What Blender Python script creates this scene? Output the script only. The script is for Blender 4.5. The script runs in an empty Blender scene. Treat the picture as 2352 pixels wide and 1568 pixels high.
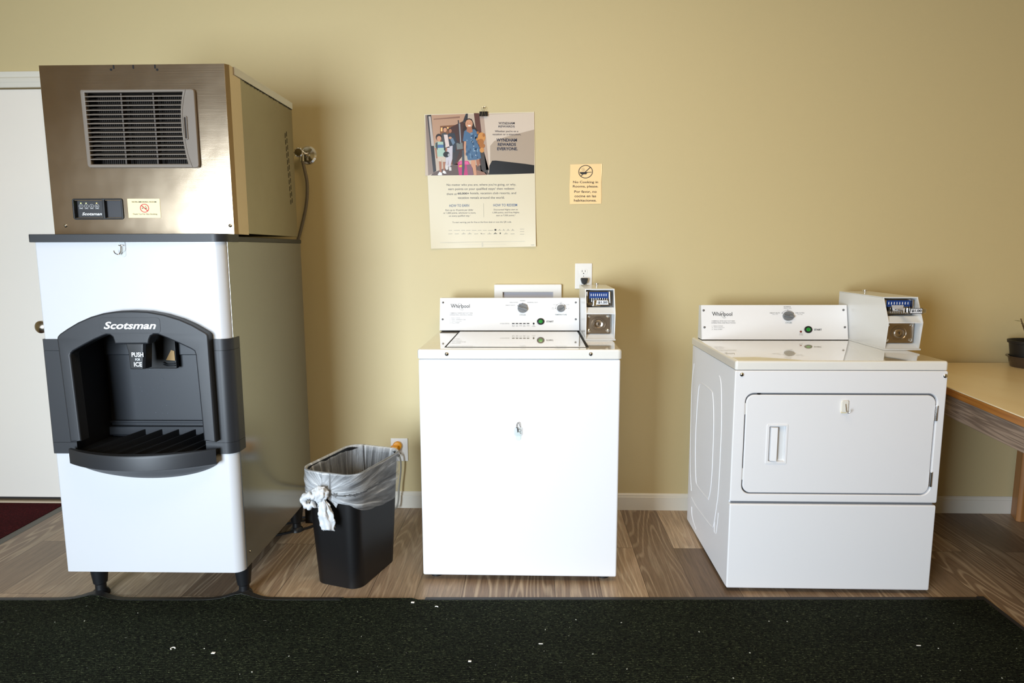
import bpy, bmesh, math, random
from math import sin, cos, pi, radians
from mathutils import Vector, Matrix, noise
random.seed(7)
SC = bpy.context.scene
COL = SC.collection

# ------------------------------------------------------------------ camera
F_PX, YAW, PITCH, ROLL, CAM_H, CAM_D = 1516.0, .0333, .1365, -.0033, 1.2864, 3.1876
_r = Vector((cos(YAW), sin(YAW), 0)); _f = Vector((-sin(YAW), cos(YAW), 0)); _u = Vector((0, 0, 1))
FW = _f*cos(PITCH) - _u*sin(PITCH)
_u2 = _u*cos(PITCH) + _f*sin(PITCH)
RT = _r*cos(ROLL) + _u2*sin(ROLL)
UP = -_r*sin(ROLL) + _u2*cos(ROLL)
CP = Vector((0, -CAM_D, CAM_H))
cam = bpy.data.cameras.new('camera'); cam.sensor_width = 36; cam.lens = F_PX/2352*36; cam.clip_start = .02
cob = bpy.data.objects.new('camera', cam); COL.objects.link(cob)
cob.matrix_world = Matrix(((RT.x, UP.x, -FW.x, CP.x), (RT.y, UP.y, -FW.y, CP.y), (RT.z, UP.z, -FW.z, CP.z), (0, 0, 0, 1)))
SC.camera = cob

# ------------------------------------------------------------------ light
w = bpy.data.worlds.new('world'); SC.world = w; w.use_nodes = True
w.node_tree.nodes['Background'].inputs[0].default_value = (.75, .85, 1, 1)
w.node_tree.nodes['Background'].inputs[1].default_value = .6
SC.view_settings.view_transform = 'Standard'; SC.view_settings.look = 'None'
SC.view_settings.gamma = 1; SC.view_settings.use_curve_mapping = False
SC.view_settings.exposure = 0.0

def area(name, loc, rot, sx, sy, power, col):
    l = bpy.data.lights.new(name, 'AREA'); l.shape = 'RECTANGLE'; l.size = sx; l.size_y = sy
    l.energy = power; l.color = col
    o = bpy.data.objects.new(name, l); COL.objects.link(o); o.location = loc; o.rotation_euler = rot
    return o
# daylight entering by the shop window behind the camera, to the left, and by the glass door further left
day = area('window_daylight', (-1.9, -4.62, .95), (radians(82), 0, radians(-18)), 1.5, 1.7, 108, (.76, .88, 1.0))
day.data.spread = radians(115)   # sky light falls in and down, towards the washer
area('ceiling_lamp_light', (.3, -2.2, 2.93), (0, 0, 0), 1.2, 1.2, 31, (1.0, .74, .44))

# ------------------------------------------------------------------ helpers
def srgb(r, g, b):
    f = lambda c: (c/255/12.92) if c/255 <= .04045 else ((c/255+.055)/1.055)**2.4
    return (f(r), f(g), f(b), 1)

MATS = {}
def mat(name, col, rough=.5, metal=0., spec=.5, emit=0, coat=0, bump=None, alpha=1, trans=0):
    """bump = (scale, strength, (sx,sy,sz))"""
    if name in MATS: return MATS[name]
    m = bpy.data.materials.new(name); m.use_nodes = True
    nt = m.node_tree; b = nt.nodes['Principled BSDF']
    b.inputs['Base Color'].default_value = col if len(col) == 4 else (*col, 1)
    b.inputs['Roughness'].default_value = rough; b.inputs['Metallic'].default_value = metal
    b.inputs['Specular IOR Level'].default_value = spec
    b.inputs['Coat Weight'].default_value = coat; b.inputs['Alpha'].default_value = alpha
    b.inputs['Transmission Weight'].default_value = trans
    if emit:
        b.inputs['Emission Color'].default_value = col if len(col) == 4 else (*col, 1)
        b.inputs['Emission Strength'].default_value = emit
    if bump:
        tc = nt.nodes.new('ShaderNodeTexCoord'); mp = nt.nodes.new('ShaderNodeMapping')
        n = nt.nodes.new('ShaderNodeTexNoise'); bp = nt.nodes.new('ShaderNodeBump')
        mp.inputs['Scale'].default_value = bump[2] if len(bump) > 2 else (1, 1, 1)
        n.inputs['Scale'].default_value = bump[0]; n.inputs['Detail'].default_value = 4
        bp.inputs['Strength'].default_value = bump[1]; bp.inputs['Distance'].default_value = .002
        nt.links.new(tc.outputs['Object'], mp.inputs[0]); nt.links.new(mp.outputs[0], n.inputs['Vector'])
        nt.links.new(n.outputs[0], bp.inputs['Height']); nt.links.new(bp.outputs[0], b.inputs['Normal'])
    MATS[name] = m
    return m

def nodes(m):
    nt = m.node_tree
    def N(t, **k):
        n = nt.nodes.new(t)
        for a, v in k.items():
            if a.startswith('i_'):
                n.inputs[a[2:].replace('_', ' ')].default_value = v
            else: setattr(n, a, v)
        return n
    return nt, N, (lambda a, b: nt.links.new(a, b)), nt.nodes['Principled BSDF']

MW = {}    # world matrix of every top-level thing, and for parts the one of their thing
def empty(name, loc, rz=0, label=None, cat=None, group=None):
    o = bpy.data.objects.new(name, None); COL.objects.link(o); o.empty_display_size = .05
    o.location = loc; o.rotation_euler = (0, 0, rz)
    MW[o] = Matrix.Translation(loc) @ Matrix.Rotation(rz, 4, 'Z')
    tag(o, label, cat, group)
    return o
def tag(o, label=None, cat=None, group=None, kind=None):
    if label: o['label'] = label
    if cat: o['category'] = cat
    if group: o['group'] = group
    if kind: o['kind'] = kind
    return o

def ray(px, py):
    return FW + RT*((px-1176)/F_PX) - UP*((py-784)/F_PX)
def hit(px, py, axis, val, M=None):
    """survey: the point seen at a photo position on the plane axis=val of the frame M (in that frame's coordinates)"""
    c, d = CP, ray(px, py)
    if M is not None:
        I = M.inverted(); c = I @ c; d = I.to_3x3() @ d
    i = 'xyz'.index(axis)
    return c + d*((val-c[i])/d[i])

class MB:
    """collects shapes for ONE mesh object"""
    def __init__(s): s.bm = bmesh.new(); s.mats = []; s.smooth = True
    def mi(s, m):
        if m is None: return 0
        if m not in s.mats: s.mats.append(m)
        return s.mats.index(m)
    def add(s, other, m=None, M=None):
        vs = [s.bm.verts.new((M @ v.co) if M else v.co) for v in other.verts]
        other.verts.index_update(); k = s.mi(m)
        for f in other.faces:
            try:
                nf = s.bm.faces.new([vs[v.index] for v in f.verts]); nf.material_index = k
            except ValueError: pass
        other.free(); return s
    def box(s, a, b, bev=0, m=None, M=None, seg=2):
        t = bmesh.new(); bmesh.ops.create_cube(t, size=1)
        a, b = Vector(a), Vector(b)
        for v in t.verts: v.co = Vector((a[i]+(b[i]-a[i])*(v.co[i]+.5) for i in range(3)))
        if bev: bmesh.ops.bevel(t, geom=t.edges[:], offset=bev, segments=seg, affect='EDGES', profile=.5)
        return s.add(t, m, M)
    def face(s, pts, m=None, M=None):
        k = s.mi(m)
        f = s.bm.faces.new([s.bm.verts.new((M @ Vector(p)) if M else Vector(p)) for p in pts]); f.material_index = k
        return s
    def prism(s, pts, vec, bev=0, m=None, M=None, seg=2):
        t = bmesh.new(); vec = Vector(vec)
        A = [t.verts.new(p) for p in pts]; B = [t.verts.new(Vector(p)+vec) for p in pts]
        n = len(pts)
        t.faces.new(A); t.faces.new(B[::-1])
        for i in range(n): t.faces.new((A[i], B[i], B[(i+1) % n], A[(i+1) % n]))
        bmesh.ops.recalc_face_normals(t, faces=t.faces[:])
        if bev: bmesh.ops.bevel(t, geom=t.edges[:], offset=bev, segments=seg, affect='EDGES', profile=.5)
        return s.add(t, m, M)
    def loft(s, rings, closed=True, caps=True, m=None, M=None):
        t = bmesh.new(); R = [[t.verts.new(p) for p in r] for r in rings]; n = len(rings[0])
        for a, b in zip(R, R[1:]):
            for i in range(n if closed else n-1):
                t.faces.new((a[i], a[(i+1) % n], b[(i+1) % n], b[i]))
        if caps and closed:
            t.faces.new(R[0][::-1]); t.faces.new(R[-1])
        bmesh.ops.recalc_face_normals(t, faces=t.faces[:])
        return s.add(t, m, M)
    def lathe(s, prof, c, ax='z', n=24, m=None, M=None):
        """prof = [(radius, height)]; height runs along ax from c"""
        rings = []
        for r, h in prof:
            r = max(r, 1e-5); ring = []
            for k in range(n):
                a = 2*pi*k/n; p, q = r*cos(a), r*sin(a)
                v = {'z': (p, q, h), 'y': (p, h, q), 'x': (h, p, q)}[ax]
                ring.append(Vector(c)+Vector(v))
            rings.append(ring)
        return s.loft(rings, m=m, M=M)
    def tube(s, path, r, n=8, m=None, M=None, flat=1, closed=False):
        P = [Vector(p) for p in path]; rings = []
        up = None
        for i, p in enumerate(P):
            d = (P[min(i+1, len(P)-1)] - P[max(i-1, 0)])
            if closed: d = P[(i+1) % len(P)] - P[i-1]
            d.normalize()
            if up is None: up = d.orthogonal().normalized()
            up = (up - d*up.dot(d)).normalized(); sd = d.cross(up)
            rr = r[i] if isinstance(r, (list, tuple)) else r
            rings.append([p + up*cos(2*pi*k/n)*rr + sd*sin(2*pi*k/n)*rr*flat for k in range(n)])
        if closed: rings.append(rings[0])
        return s.loft(rings, caps=not closed, m=m, M=M)
    def build(s, name, m=None, parent=None, world=False, label=None, smooth=True, ang=32, doubles=0):
        if m is not None and m not in s.mats: s.mats.insert(0, m) if not s.mats else None
        if doubles: bmesh.ops.remove_doubles(s.bm, verts=s.bm.verts[:], dist=doubles)
        me = bpy.data.meshes.new(name)
        if world and parent is not None: s.bm.transform(MW[parent].inverted())
        s.bm.to_mesh(me); s.bm.free()
        for q in (s.mats or [m]): me.materials.append(q)
        if smooth:
            me.shade_smooth(); me.set_sharp_from_angle(angle=radians(ang))
        o = bpy.data.objects.new(name, me); COL.objects.link(o)
        if smooth and ang < 70:
            wn = o.modifiers.new('weighted normals', 'WEIGHTED_NORMAL'); wn.keep_sharp = True; wn.weight = 100
        if parent is not None: o.parent = parent; MW[o] = MW[parent]
        else: MW[o] = Matrix()
        if label: o['label'] = label
        return o

def spline(pts, n=6, closed=False):
    P = [Vector(p) for p in pts]; out = []; N = len(P)
    rng = range(N if closed else N-1)
    for i in rng:
        p0 = P[i-1] if (i > 0 or closed) else P[0]
        p1 = P[i]; p2 = P[(i+1) % N]; p3 = P[(i+2) % N] if (closed or i+2 < N) else P[-1]
        for k in range(n):
            t = k/n
            out.append(.5*((2*p1)+(p2-p0)*t+(2*p0-5*p1+4*p2-p3)*t*t+(3*p1-p0-3*p2+p3)*t**3))
    if not closed: out.append(P[-1])
    return out
def rrect(x0, z0, x1, z1, r, n=5):
    out = []
    for cx, cz, a0 in ((x1-r, z1-r, 0), (x0+r, z1-r, 90), (x0+r, z0+r, 180), (x1-r, z0+r, 270)):
        for k in range(n+1):
            a = radians(a0+90*k/n); out.append((cx+r*cos(a), cz+r*sin(a)))
    return out
def curve_plate(outlines, y0, y1, bev=0):
    """flat plate in the XZ plane with holes, between depths y0<y1, rounded edges -> bmesh"""
    cu = bpy.data.curves.new('t', 'CURVE'); cu.dimensions = '2D'; cu.fill_mode = 'BOTH'
    cu.extrude = (y1-y0)/2 - bev; cu.bevel_depth = bev; cu.bevel_resolution = 2; cu.offset = -bev
    for o in outlines:
        sp = cu.splines.new('POLY'); sp.points.add(len(o)-1)
        for i, p in enumerate(o): sp.points[i].co = (p[0], p[1], 0, 1)
        sp.use_cyclic_u = True
    ob = bpy.data.objects.new('t', cu); COL.objects.link(ob)
    me = bpy.data.meshes.new_from_object(ob); t = bmesh.new(); t.from_mesh(me)
    bpy.data.objects.remove(ob); bpy.data.curves.remove(cu); bpy.data.meshes.remove(me)
    c = (y0+y1)/2
    for v in t.verts: v.co = Vector((v.co.x, c-v.co.z, v.co.y))
    bmesh.ops.remove_doubles(t, verts=t.verts[:], dist=1e-6)
    return t

# plane frames for writing: origin, right, up, normal towards the reader
def frame(o, x, z):
    x = Vector(x).normalized(); z = Vector(z); z = (z - x*z.dot(x)).normalized(); n = z.cross(x)   # n points away from the reader (+y)
    return Matrix(((x.x, n.x, z.x, o[0]), (x.y, n.y, z.y, o[1]), (x.z, n.z, z.z, o[2]), (0, 0, 0, 1)))
_tcache = {}
def glyphs(s, bold=0, shear=0):
    k = (s, bold, shear)
    if k not in _tcache:
        cu = bpy.data.curves.new('t', 'FONT'); cu.body = s; cu.offset = bold; cu.shear = shear; cu.resolution_u = 3
        ob = bpy.data.objects.new('t', cu); COL.objects.link(ob)
        me = bpy.data.meshes.new_from_object(ob)
        co = [v.co.copy() for v in me.vertices]; fa = [tuple(p.vertices) for p in me.polygons]
        bpy.data.objects.remove(ob); bpy.data.curves.remove(cu); bpy.data.meshes.remove(me)
        _tcache[k] = (co, fa)
    return _tcache[k]
def write(mb, M, s, x0, z0, x1, z1, m=None, bold=0, shear=0, off=-.0006, rise=0):
    """write s so that its ink fills the box x0..x1, z0..z1 of frame M; rise lifts the right end"""
    co, fa = glyphs(s, bold, shear)
    ax = min(c.x for c in co); bx = max(c.x for c in co); ay = min(c.y for c in co); by = max(c.y for c in co)
    k = mb.mi(m); vs = []
    for c in co:
        u = (c.x-ax)/(bx-ax); v = (c.y-ay)/(by-ay)
        vs.append(mb.bm.verts.new(M @ Vector((x0+(x1-x0)*u, off, z0+(z1-z0)*v+rise*u))))
    for f in fa:
        try: q = mb.bm.faces.new([vs[i] for i in f]); q.material_index = k
        except ValueError: pass
def wpx(mb, M, s, px0, py0, px1, py1, m=None, bold=0, shear=0, off=-.0006, rise=0):
    """same, the box given as the writing's place in the photo (x0,top)-(x1,bottom)"""
    a = hit(px0, py1, 'y', 0, M); b = hit(px1, py0, 'y', 0, M); c = hit(px1, py1, 'y', 0, M)
    write(mb, M, s, a.x, a.z, b.x, a.z+(b.z-c.z), m, bold, shear, off, rise or (c.z-a.z))
def pxpoly(mb, M, pts, m, off):
    P = [hit(x, y, 'y', 0, M) for x, y in pts]
    mb.face([M @ Vector((p.x, off, p.z)) for p in P], m)
def ell(cx, cy, rx, ry, n=16, a0=0):
    return [(cx+rx*cos(a0+2*pi*k/n), cy-ry*sin(a0+2*pi*k/n)) for k in range(n)]
def ring2d(mb, M, cx, cz, r0, r1, m, off=-.0006, a0=0, a1=360, n=32, sx=1):
    k = mb.mi(m); pr = None; full = (a1-a0 == 360)
    for i in range(n+1):
        a = radians(a0+(a1-a0)*i/n)
        q = [mb.bm.verts.new(M @ Vector((cx+r*sx*cos(a), off, cz+r*sin(a)))) for r in (r0, r1)]
        if pr: mb.bm.faces.new((pr[0], q[0], q[1], pr[1])).material_index = k
        pr = q
def bar2d(mb, M, a, b, wd, m, off=-.0006):
    a, b = Vector(a), Vector(b); d = (b-a).normalized(); n = Vector((-d.y, d.x))*wd/2
    mb.face([M @ Vector((p.x, off, p.y)) for p in (a-n, b-n, b+n, a+n)], m)

# ------------------------------------------------------------------ materials
WALL = mat('tan_wall_paint', srgb(208, 191, 145), .55, bump=(240, .12))
CEIL = mat('ceiling_paint', srgb(225, 210, 180), .8)
TRIM = mat('white_trim_paint', srgb(228, 224, 212), .4)
DOORW = mat('cream_door_paint', srgb(247, 240, 230), .45, bump=(300, .05))
ENAMEL = mat('white_enamel', srgb(240, 240, 242), .42, coat=.08, bump=(420, .03))
GLOSSW = mat('glossy_white_enamel', srgb(238, 237, 232), .04, coat=1)
GREYP = mat('pale_grey_enamel', srgb(225, 227, 228), .2, bump=(500, .03))
FROSTW = mat('white_vinyl_steel', srgb(200, 201, 204), .34, coat=.15, bump=(30, .06, (.4, 1, 6)))
BLACKP = mat('black_plastic', srgb(20, 21, 23), .45)
CHAR = mat('charcoal_plastic', srgb(35, 37, 41), .46, bump=(900, .08))
CHAR2 = mat('dark_charcoal_plastic', srgb(33, 37, 43), .42)
GAP = mat('gap_shade_and_black_parts', srgb(16, 16, 18), .8)  # near-black: shade painted into seams, slots and holes, plus small black parts
GREYM = mat('grey_vent_plastic', srgb(118, 108, 97), .5)
DARKM = mat('dark_radiator', srgb(40, 32, 26), .7)
CHROME = mat('chrome', srgb(225, 225, 225), .12, 1)
STEELP = mat('lock_plate_steel', srgb(168, 156, 142), .28, 1)
MECH = mat('mechanism_steel', srgb(110, 106, 102), .3, 1)
KNOB = mat('grey_knob_plastic', srgb(120, 122, 124), .4)
INK = mat('black_ink', srgb(30, 30, 34), .6)
INKG = mat('grey_ink', srgb(95, 95, 98), .6)
INKB = mat('navy_ink', srgb(28, 38, 66), .6)
INKB2 = mat('blue_ink', srgb(66, 98, 140), .6)
INKT = mat('teal_ink', srgb(40, 84, 96), .6)
WHITEI = mat('white_lettering', srgb(245, 245, 245), .5)
GREEN = mat('green_button', srgb(40, 150, 60), .25, coat=.5)
CREAM = mat('cream_card', srgb(250, 230, 176), .5)
ORANGE = mat('peach_card', srgb(255, 218, 160), .5)
RED = mat('red_ink', srgb(200, 20, 40), .5)
PAPER = mat('poster_paper', srgb(224, 213, 186), .38, spec=.4)
WPLATE = mat('white_plate_plastic', srgb(238, 236, 232), .3)
RUBBER = mat('black_rubber', srgb(38, 38, 40), .55, bump=(700, .1))
BLACKR = mat('dark_cable_rubber', srgb(16, 16, 18), .5)
YELLOW = mat('yellow_plug_plastic', srgb(240, 165, 20), .4)
GREYC = mat('grey_cable', srgb(150, 148, 140), .5)
POTM = mat('black_pot_plastic', srgb(20, 20, 22), .5)
CLEARP = mat('clear_hook_plastic', srgb(235, 240, 240), .12, alpha=.35)
CLEARW = mat('white_hook_plastic', srgb(235, 232, 222), .25)
LEAF = mat('leaf_green', srgb(70, 90, 40), .5)
BLUE = mat('blue_slide_plastic', srgb(20, 60, 130), .35)

def steel(name, col, rough, sc, strength, streak=.06, aniso=.0, warp=0):
    m = mat(name, col, rough, 1)
    nt, N, L, b = nodes(m)
    tc = N('ShaderNodeTexCoord'); mp = N('ShaderNodeMapping'); mp.inputs['Scale'].default_value = sc
    n = N('ShaderNodeTexNoise', i_Scale=1.0, i_Detail=5.0); bp = N('ShaderNodeBump', i_Strength=strength, i_Distance=.001)
    L(tc.outputs['Object'], mp.inputs[0]); L(mp.outputs[0], n.inputs['Vector'])
    n2 = N('ShaderNodeTexNoise', i_Scale=3.2, i_Detail=3.0); L(tc.outputs['Object'], n2.inputs['Vector'])
    bp2 = N('ShaderNodeBump', i_Strength=warp, i_Distance=.02)
    L(n2.outputs[0], bp2.inputs['Height']); L(n.outputs[0], bp.inputs['Height']); L(bp2.outputs[0], bp.inputs['Normal'])
    L(bp.outputs[0], b.inputs['Normal'])
    mr = N('ShaderNodeMapRange'); mr.inputs['To Min'].default_value = rough-streak; mr.inputs['To Max'].default_value = rough+streak
    L(n2.outputs[0], mr.inputs[0]); L(mr.outputs[0], b.inputs['Roughness'])
    return m
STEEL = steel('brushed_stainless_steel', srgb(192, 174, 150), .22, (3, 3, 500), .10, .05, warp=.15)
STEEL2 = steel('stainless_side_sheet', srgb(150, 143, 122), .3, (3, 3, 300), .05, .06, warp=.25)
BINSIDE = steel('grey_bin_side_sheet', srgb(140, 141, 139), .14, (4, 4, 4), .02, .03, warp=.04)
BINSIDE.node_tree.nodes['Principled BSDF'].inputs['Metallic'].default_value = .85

def wall_mat():
    nt, N, L, b = nodes(WALL)
wall_mat()

FLOOR = mat('oak_plank_floor', (.3, .2, .1, 1), .42)
def floor_mat():
    nt, N, L, b = nodes(FLOOR)
    tc = N('ShaderNodeTexCoord'); mp = N('ShaderNodeMapping'); mp.inputs['Rotation'].default_value = (0, 0, radians(90)); mp.inputs['Location'].default_value = (.33, .094, 0)
    L(tc.outputs['Object'], mp.inputs[0])
    br = N('ShaderNodeTexBrick', offset=.37, offset_frequency=2, squash=1.0)
    br.inputs['Scale'].default_value = 1; br.inputs['Brick Width'].default_value = 1.22; br.inputs['Row Height'].default_value = .176
    br.inputs['Mortar Size'].default_value = .0011; br.inputs['Mortar Smooth'].default_value = .2
    br.inputs['Color1'].default_value = (0, 0, 0, 1); br.inputs['Color2'].default_value = (1, 1, 1, 1); br.inputs['Mortar'].default_value = (0, 0, 0, 1)
    L(mp.outputs[0], br.inputs['Vector'])
    # each plank gets its own patch of grain
    sep = N('ShaderNodeVectorMath', operation='SCALE'); sep.inputs['Scale'].default_value = 37.0
    L(br.outputs['Color'], sep.inputs[0])
    add = N('ShaderNodeVectorMath', operation='ADD'); L(tc.outputs['Object'], add.inputs[0]); L(sep.outputs[0], add.inputs[1])
    m1 = N('ShaderNodeMapping'); m1.inputs['Scale'].default_value = (1, .11, 1); L(add.outputs[0], m1.inputs[0])
    cath = N('ShaderNodeTexNoise', i_Scale=5.0, i_Detail=2.0, i_Roughness=.45); L(m1.outputs[0], cath.inputs['Vector'])
    mul = N('ShaderNodeMath', operation='MULTIPLY'); mul.inputs[1].default_value = 150; L(cath.outputs[0], mul.inputs[0])
    sn = N('ShaderNodeMath', operation='SINE'); L(mul.outputs[0], sn.inputs[0])
    ramp = N('ShaderNodeMapRange'); ramp.inputs['From Min'].default_value = .2; ramp.inputs['From Max'].default_value = 1; L(sn.outputs[0], ramp.inputs[0])
    m2 = N('ShaderNodeMapping'); m2.inputs['Scale'].default_value = (150, 6, 1); L(add.outputs[0], m2.inputs[0])
    fine = N('ShaderNodeTexNoise', i_Scale=1.0, i_Detail=6.0, i_Roughness=.75); L(m2.outputs[0], fine.inputs['Vector'])
    big = N('ShaderNodeTexNoise', i_Scale=2.6, i_Detail=2.0); L(m1.outputs[0], big.inputs['Vector'])
    c1 = N('ShaderNodeMixRGB'); c1.inputs[1].default_value = srgb(118, 97, 78); c1.inputs[2].default_value = srgb(172, 148, 122); L(br.outputs['Color'], c1.inputs[0])
    cb = N('ShaderNodeMixRGB', blend_type='OVERLAY'); cb.inputs[0].default_value = .5; L(c1.outputs[0], cb.inputs[1]); L(big.outputs[0], cb.inputs[2])
    c2 = N('ShaderNodeMixRGB', blend_type='MIX'); c2.inputs[2].default_value = srgb(204, 184, 156)
    rm = N('ShaderNodeMath', operation='MULTIPLY'); rm.inputs[1].default_value = .62; mk = N('ShaderNodeMapRange'); mk.inputs['From Min'].default_value = .36; mk.inputs['From Max'].default_value = .62; L(big.outputs[0], mk.inputs[0]); mm_ = N('ShaderNodeMath', operation='MULTIPLY'); L(ramp.outputs[0], mm_.inputs[0]); L(mk.outputs[0], mm_.inputs[1]); L(mm_.outputs[0], rm.inputs[0]); L(rm.outputs[0], c2.inputs[0]); L(cb.outputs[0], c2.inputs[1])
    c3 = N('ShaderNodeMixRGB', blend_type='OVERLAY'); c3.inputs[0].default_value = .95; L(c2.outputs[0], c3.inputs[1]); L(fine.outputs[0], c3.inputs[2])
    c4 = N('ShaderNodeMixRGB'); c4.inputs[2].default_value = srgb(70, 54, 42); L(br.outputs['Fac'], c4.inputs[0]); L(c3.outputs[0], c4.inputs[1])
    L(c4.outputs[0], b.inputs['Base Color'])
    bp = N('ShaderNodeBump', i_Strength=.18, i_Distance=.001); L(fine.outputs[0], bp.inputs['Height']); L(bp.outputs[0], b.inputs['Normal'])
floor_mat()

def carpet(name, dark, mid, light, rib=True):
    m = mat(name, dark, .95, spec=.1)
    nt, N, L, b = nodes(m)
    tc = N('ShaderNodeTexCoord'); mp = N('ShaderNodeMapping'); mp.inputs['Scale'].default_value = (110, 230, 1); L(tc.outputs['Object'], mp.inputs[0])
    n = N('ShaderNodeTexNoise', i_Scale=1.0, i_Detail=3.0, i_Roughness=.7, i_Distortion=1.2); L(mp.outputs[0], n.inputs['Vector'])
    mp2 = N('ShaderNodeMapping'); mp2.inputs['Scale'].default_value = (1.5, 3, 1); L(tc.outputs['Object'], mp2.inputs[0])
    big = N('ShaderNodeTexNoise', i_Scale=2.0, i_Detail=4.0); L(mp2.outputs[0], big.inputs['Vector'])
    cr = N('ShaderNodeValToRGB'); e = cr.color_ramp.elements
    e[0].position = .42; e[0].color = dark; e[1].position = .60; e[1].color = mid
    x = cr.color_ramp.elements.new(.72); x.color = light
    L(n.outputs[0], cr.inputs[0])
    wv = N('ShaderNodeTexWave', bands_direction='Y', wave_profile='SIN', i_Scale=1/.0085*.314, i_Distortion=.6); wv.inputs['Detail Scale'].default_value = 3
    L(tc.outputs['Object'], wv.inputs['Vector'])
    mr = N('ShaderNodeMapRange'); mr.inputs['To Min'].default_value = .25 if rib else .8; L(wv.outputs['Fac'], mr.inputs[0])
    mu = N('ShaderNodeMixRGB', blend_type='MULTIPLY'); mu.inputs[0].default_value = 1; L(cr.outputs[0], mu.inputs[1]); L(mr.outputs[0], mu.inputs[2])
    m3 = N('ShaderNodeMixRGB', blend_type='MULTIPLY'); m3.inputs[0].default_value = .6
    r3 = N('ShaderNodeMapRange'); r3.inputs['To Min'].default_value = .3; r3.inputs['To Max'].default_value = 1.7; L(big.outputs[0], r3.inputs[0])
    L(mu.outputs[0], m3.inputs[1]); L(r3.outputs[0], m3.inputs[2]); L(m3.outputs[0], b.inputs['Base Color'])
    bp = N('ShaderNodeBump', i_Strength=.8, i_Distance=.004); L(n.outputs[0], bp.inputs['Height']); L(bp.outputs[0], b.inputs['Normal'])
    return m
CARPET = carpet('dark_green_ribbed_carpet', srgb(7, 9, 7), srgb(52, 60, 44), srgb(128, 138, 104))
MAROON = carpet('maroon_carpet', srgb(46, 6, 10), srgb(84, 16, 22), srgb(120, 40, 44), False)

def wood(name, a, b_, sc, axis_rot=0, rough=.45, rings=10, mixs=.6, bump=.15):
    m = mat(name, a, rough)
    nt, N, L, b = nodes(m)
    tc = N('ShaderNodeTexCoord'); mp = N('ShaderNodeMapping'); mp.inputs['Scale'].default_value = sc; L(tc.outputs['Object'], mp.inputs[0])
    n = N('ShaderNodeTexNoise', i_Scale=1.0, i_Detail=3.0, i_Roughness=.5); L(mp.outputs[0], n.inputs['Vector'])
    mu = N('ShaderNodeMath', operation='MULTIPLY'); mu.inputs[1].default_value = rings; L(n.outputs[0], mu.inputs[0])
    sn = N('ShaderNodeMath', operation='SINE'); L(mu.outputs[0], sn.inputs[0])
    mr = N('ShaderNodeMapRange'); mr.inputs['From Min'].default_value = -1; L(sn.outputs[0], mr.inputs[0])
    c = N('ShaderNodeMixRGB'); c.inputs[1].default_value = a; c.inputs[2].default_value = b_; L(mr.outputs[0], c.inputs[0]); L(c.outputs[0], b.inputs['Base Color'])
    bp = N('ShaderNodeBump', i_Strength=bump, i_Distance=.001); L(n.outputs[0], bp.inputs['Height']); L(bp.outputs[0], b.inputs['Normal'])
    return m
TABLETOP = wood('pale_laminate_top', srgb(244, 226, 188), srgb(236, 214, 172), (2, .7, 1), rings=26, rough=.28, bump=.0)
TABLEEDGE = wood('honey_wood_edging', srgb(170, 112, 48), srgb(146, 90, 36), (4, 1, 60), rings=12)
APRON = wood('weathered_grey_lumber', srgb(150, 130, 112), srgb(112, 94, 80), (8, .9, 60), rings=34, rough=.8, bump=.5)
POST = wood('brown_wood_post', srgb(176, 120, 66), srgb(150, 98, 50), (40, 40, 2), rings=8)

# ------------------------------------------------------------------ room
def struct(name, mb, m, **k):
    o = mb.build(name, m, **k); o['kind'] = 'structure'; return o
X0, X1, Y0, Y1, ZC = -3.6, 3.0, -5.0, 0.0, 2.95
mb = MB(); mb.box((X0, Y0, -.06), (X1, Y1, 0)); struct('floor', mb, FLOOR)
mb = MB(); mb.box((X0-.1, Y0-.1, ZC), (X1+.1, Y1+.1, ZC+.08)); struct('ceiling', mb, CEIL)
# back wall with the door opening
DX1 = -2.326; DX0 = -3.25; DZ = 2.062
mb = MB()
mb.box((DX1, 0, 0), (X1+.1, .12, ZC)); mb.box((X0-.1, 0, 0), (DX0, .12, ZC)); mb.box((DX0, 0, DZ), (DX1, .12, ZC))
struct('wall_back', mb, WALL)
mb = MB(); mb.box((X0-.1, Y0-.1, 0), (X0, 0, ZC)); struct('wall_left', mb, WALL)
mb = MB(); mb.box((X1, Y0-.1, 0), (X1+.1, 0, ZC)); struct('wall_right', mb, WALL)
# street side wall, behind the camera, with the shop window opening
WX0, WX1, WZ0, WZ1 = -2.95, -1.15, .05, 1.95
mb = MB()
mb.box((X0, Y0-.1, 0), (WX0, Y0, ZC)); mb.box((WX1, Y0-.1, 0), (X1, Y0, ZC)); mb.box((WX0, Y0-.1, WZ1), (WX1, Y0, ZC)); mb.box((WX0, Y0-.1, 0), (WX1, Y0, WZ0))
struct('wall_front', mb, WALL)
mb = MB()
mb.box((WX0, Y0-.09, WZ0), (WX0+.05, Y0-.02, WZ1)); mb.box((WX1-.05, Y0-.09, WZ0), (WX1, Y0-.02, WZ1))
mb.box((WX0, Y0-.09, WZ0), (WX1, Y0-.02, WZ0+.05)); mb.box((WX0, Y0-.09, WZ1-.05), (WX1, Y0-.02, WZ1))
wf = struct('window_1', mb, TRIM)
mb = MB(); mb.box((WX0+.05, Y0-.06, WZ0+.05), (WX1-.05, Y0-.055, WZ1-.05)); mb.build('pane', mat('window_glass', (.9, .95, .95, 1), .02, trans=1), wf)
# baseboards: plain board with a small moulded top
def baseboard(name, pts):
    mb = MB()
    mb.prism(pts[0], pts[1]); struct(name, mb, TRIM)
prof = [(0, 0), (-.014, 0), (-.014, .066), (-.010, .070), (-.010, .076), (-.004, .084), (0, .084)]
baseboard('baseboard_back', ([(DX1+.062, y, z) for y, z in prof], (X1-DX1-.062, 0, 0)))
baseboard('baseboard_right', ([(X1+y, -.02, z) for y, z in prof], (0, Y0+.02, 0)))
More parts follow.
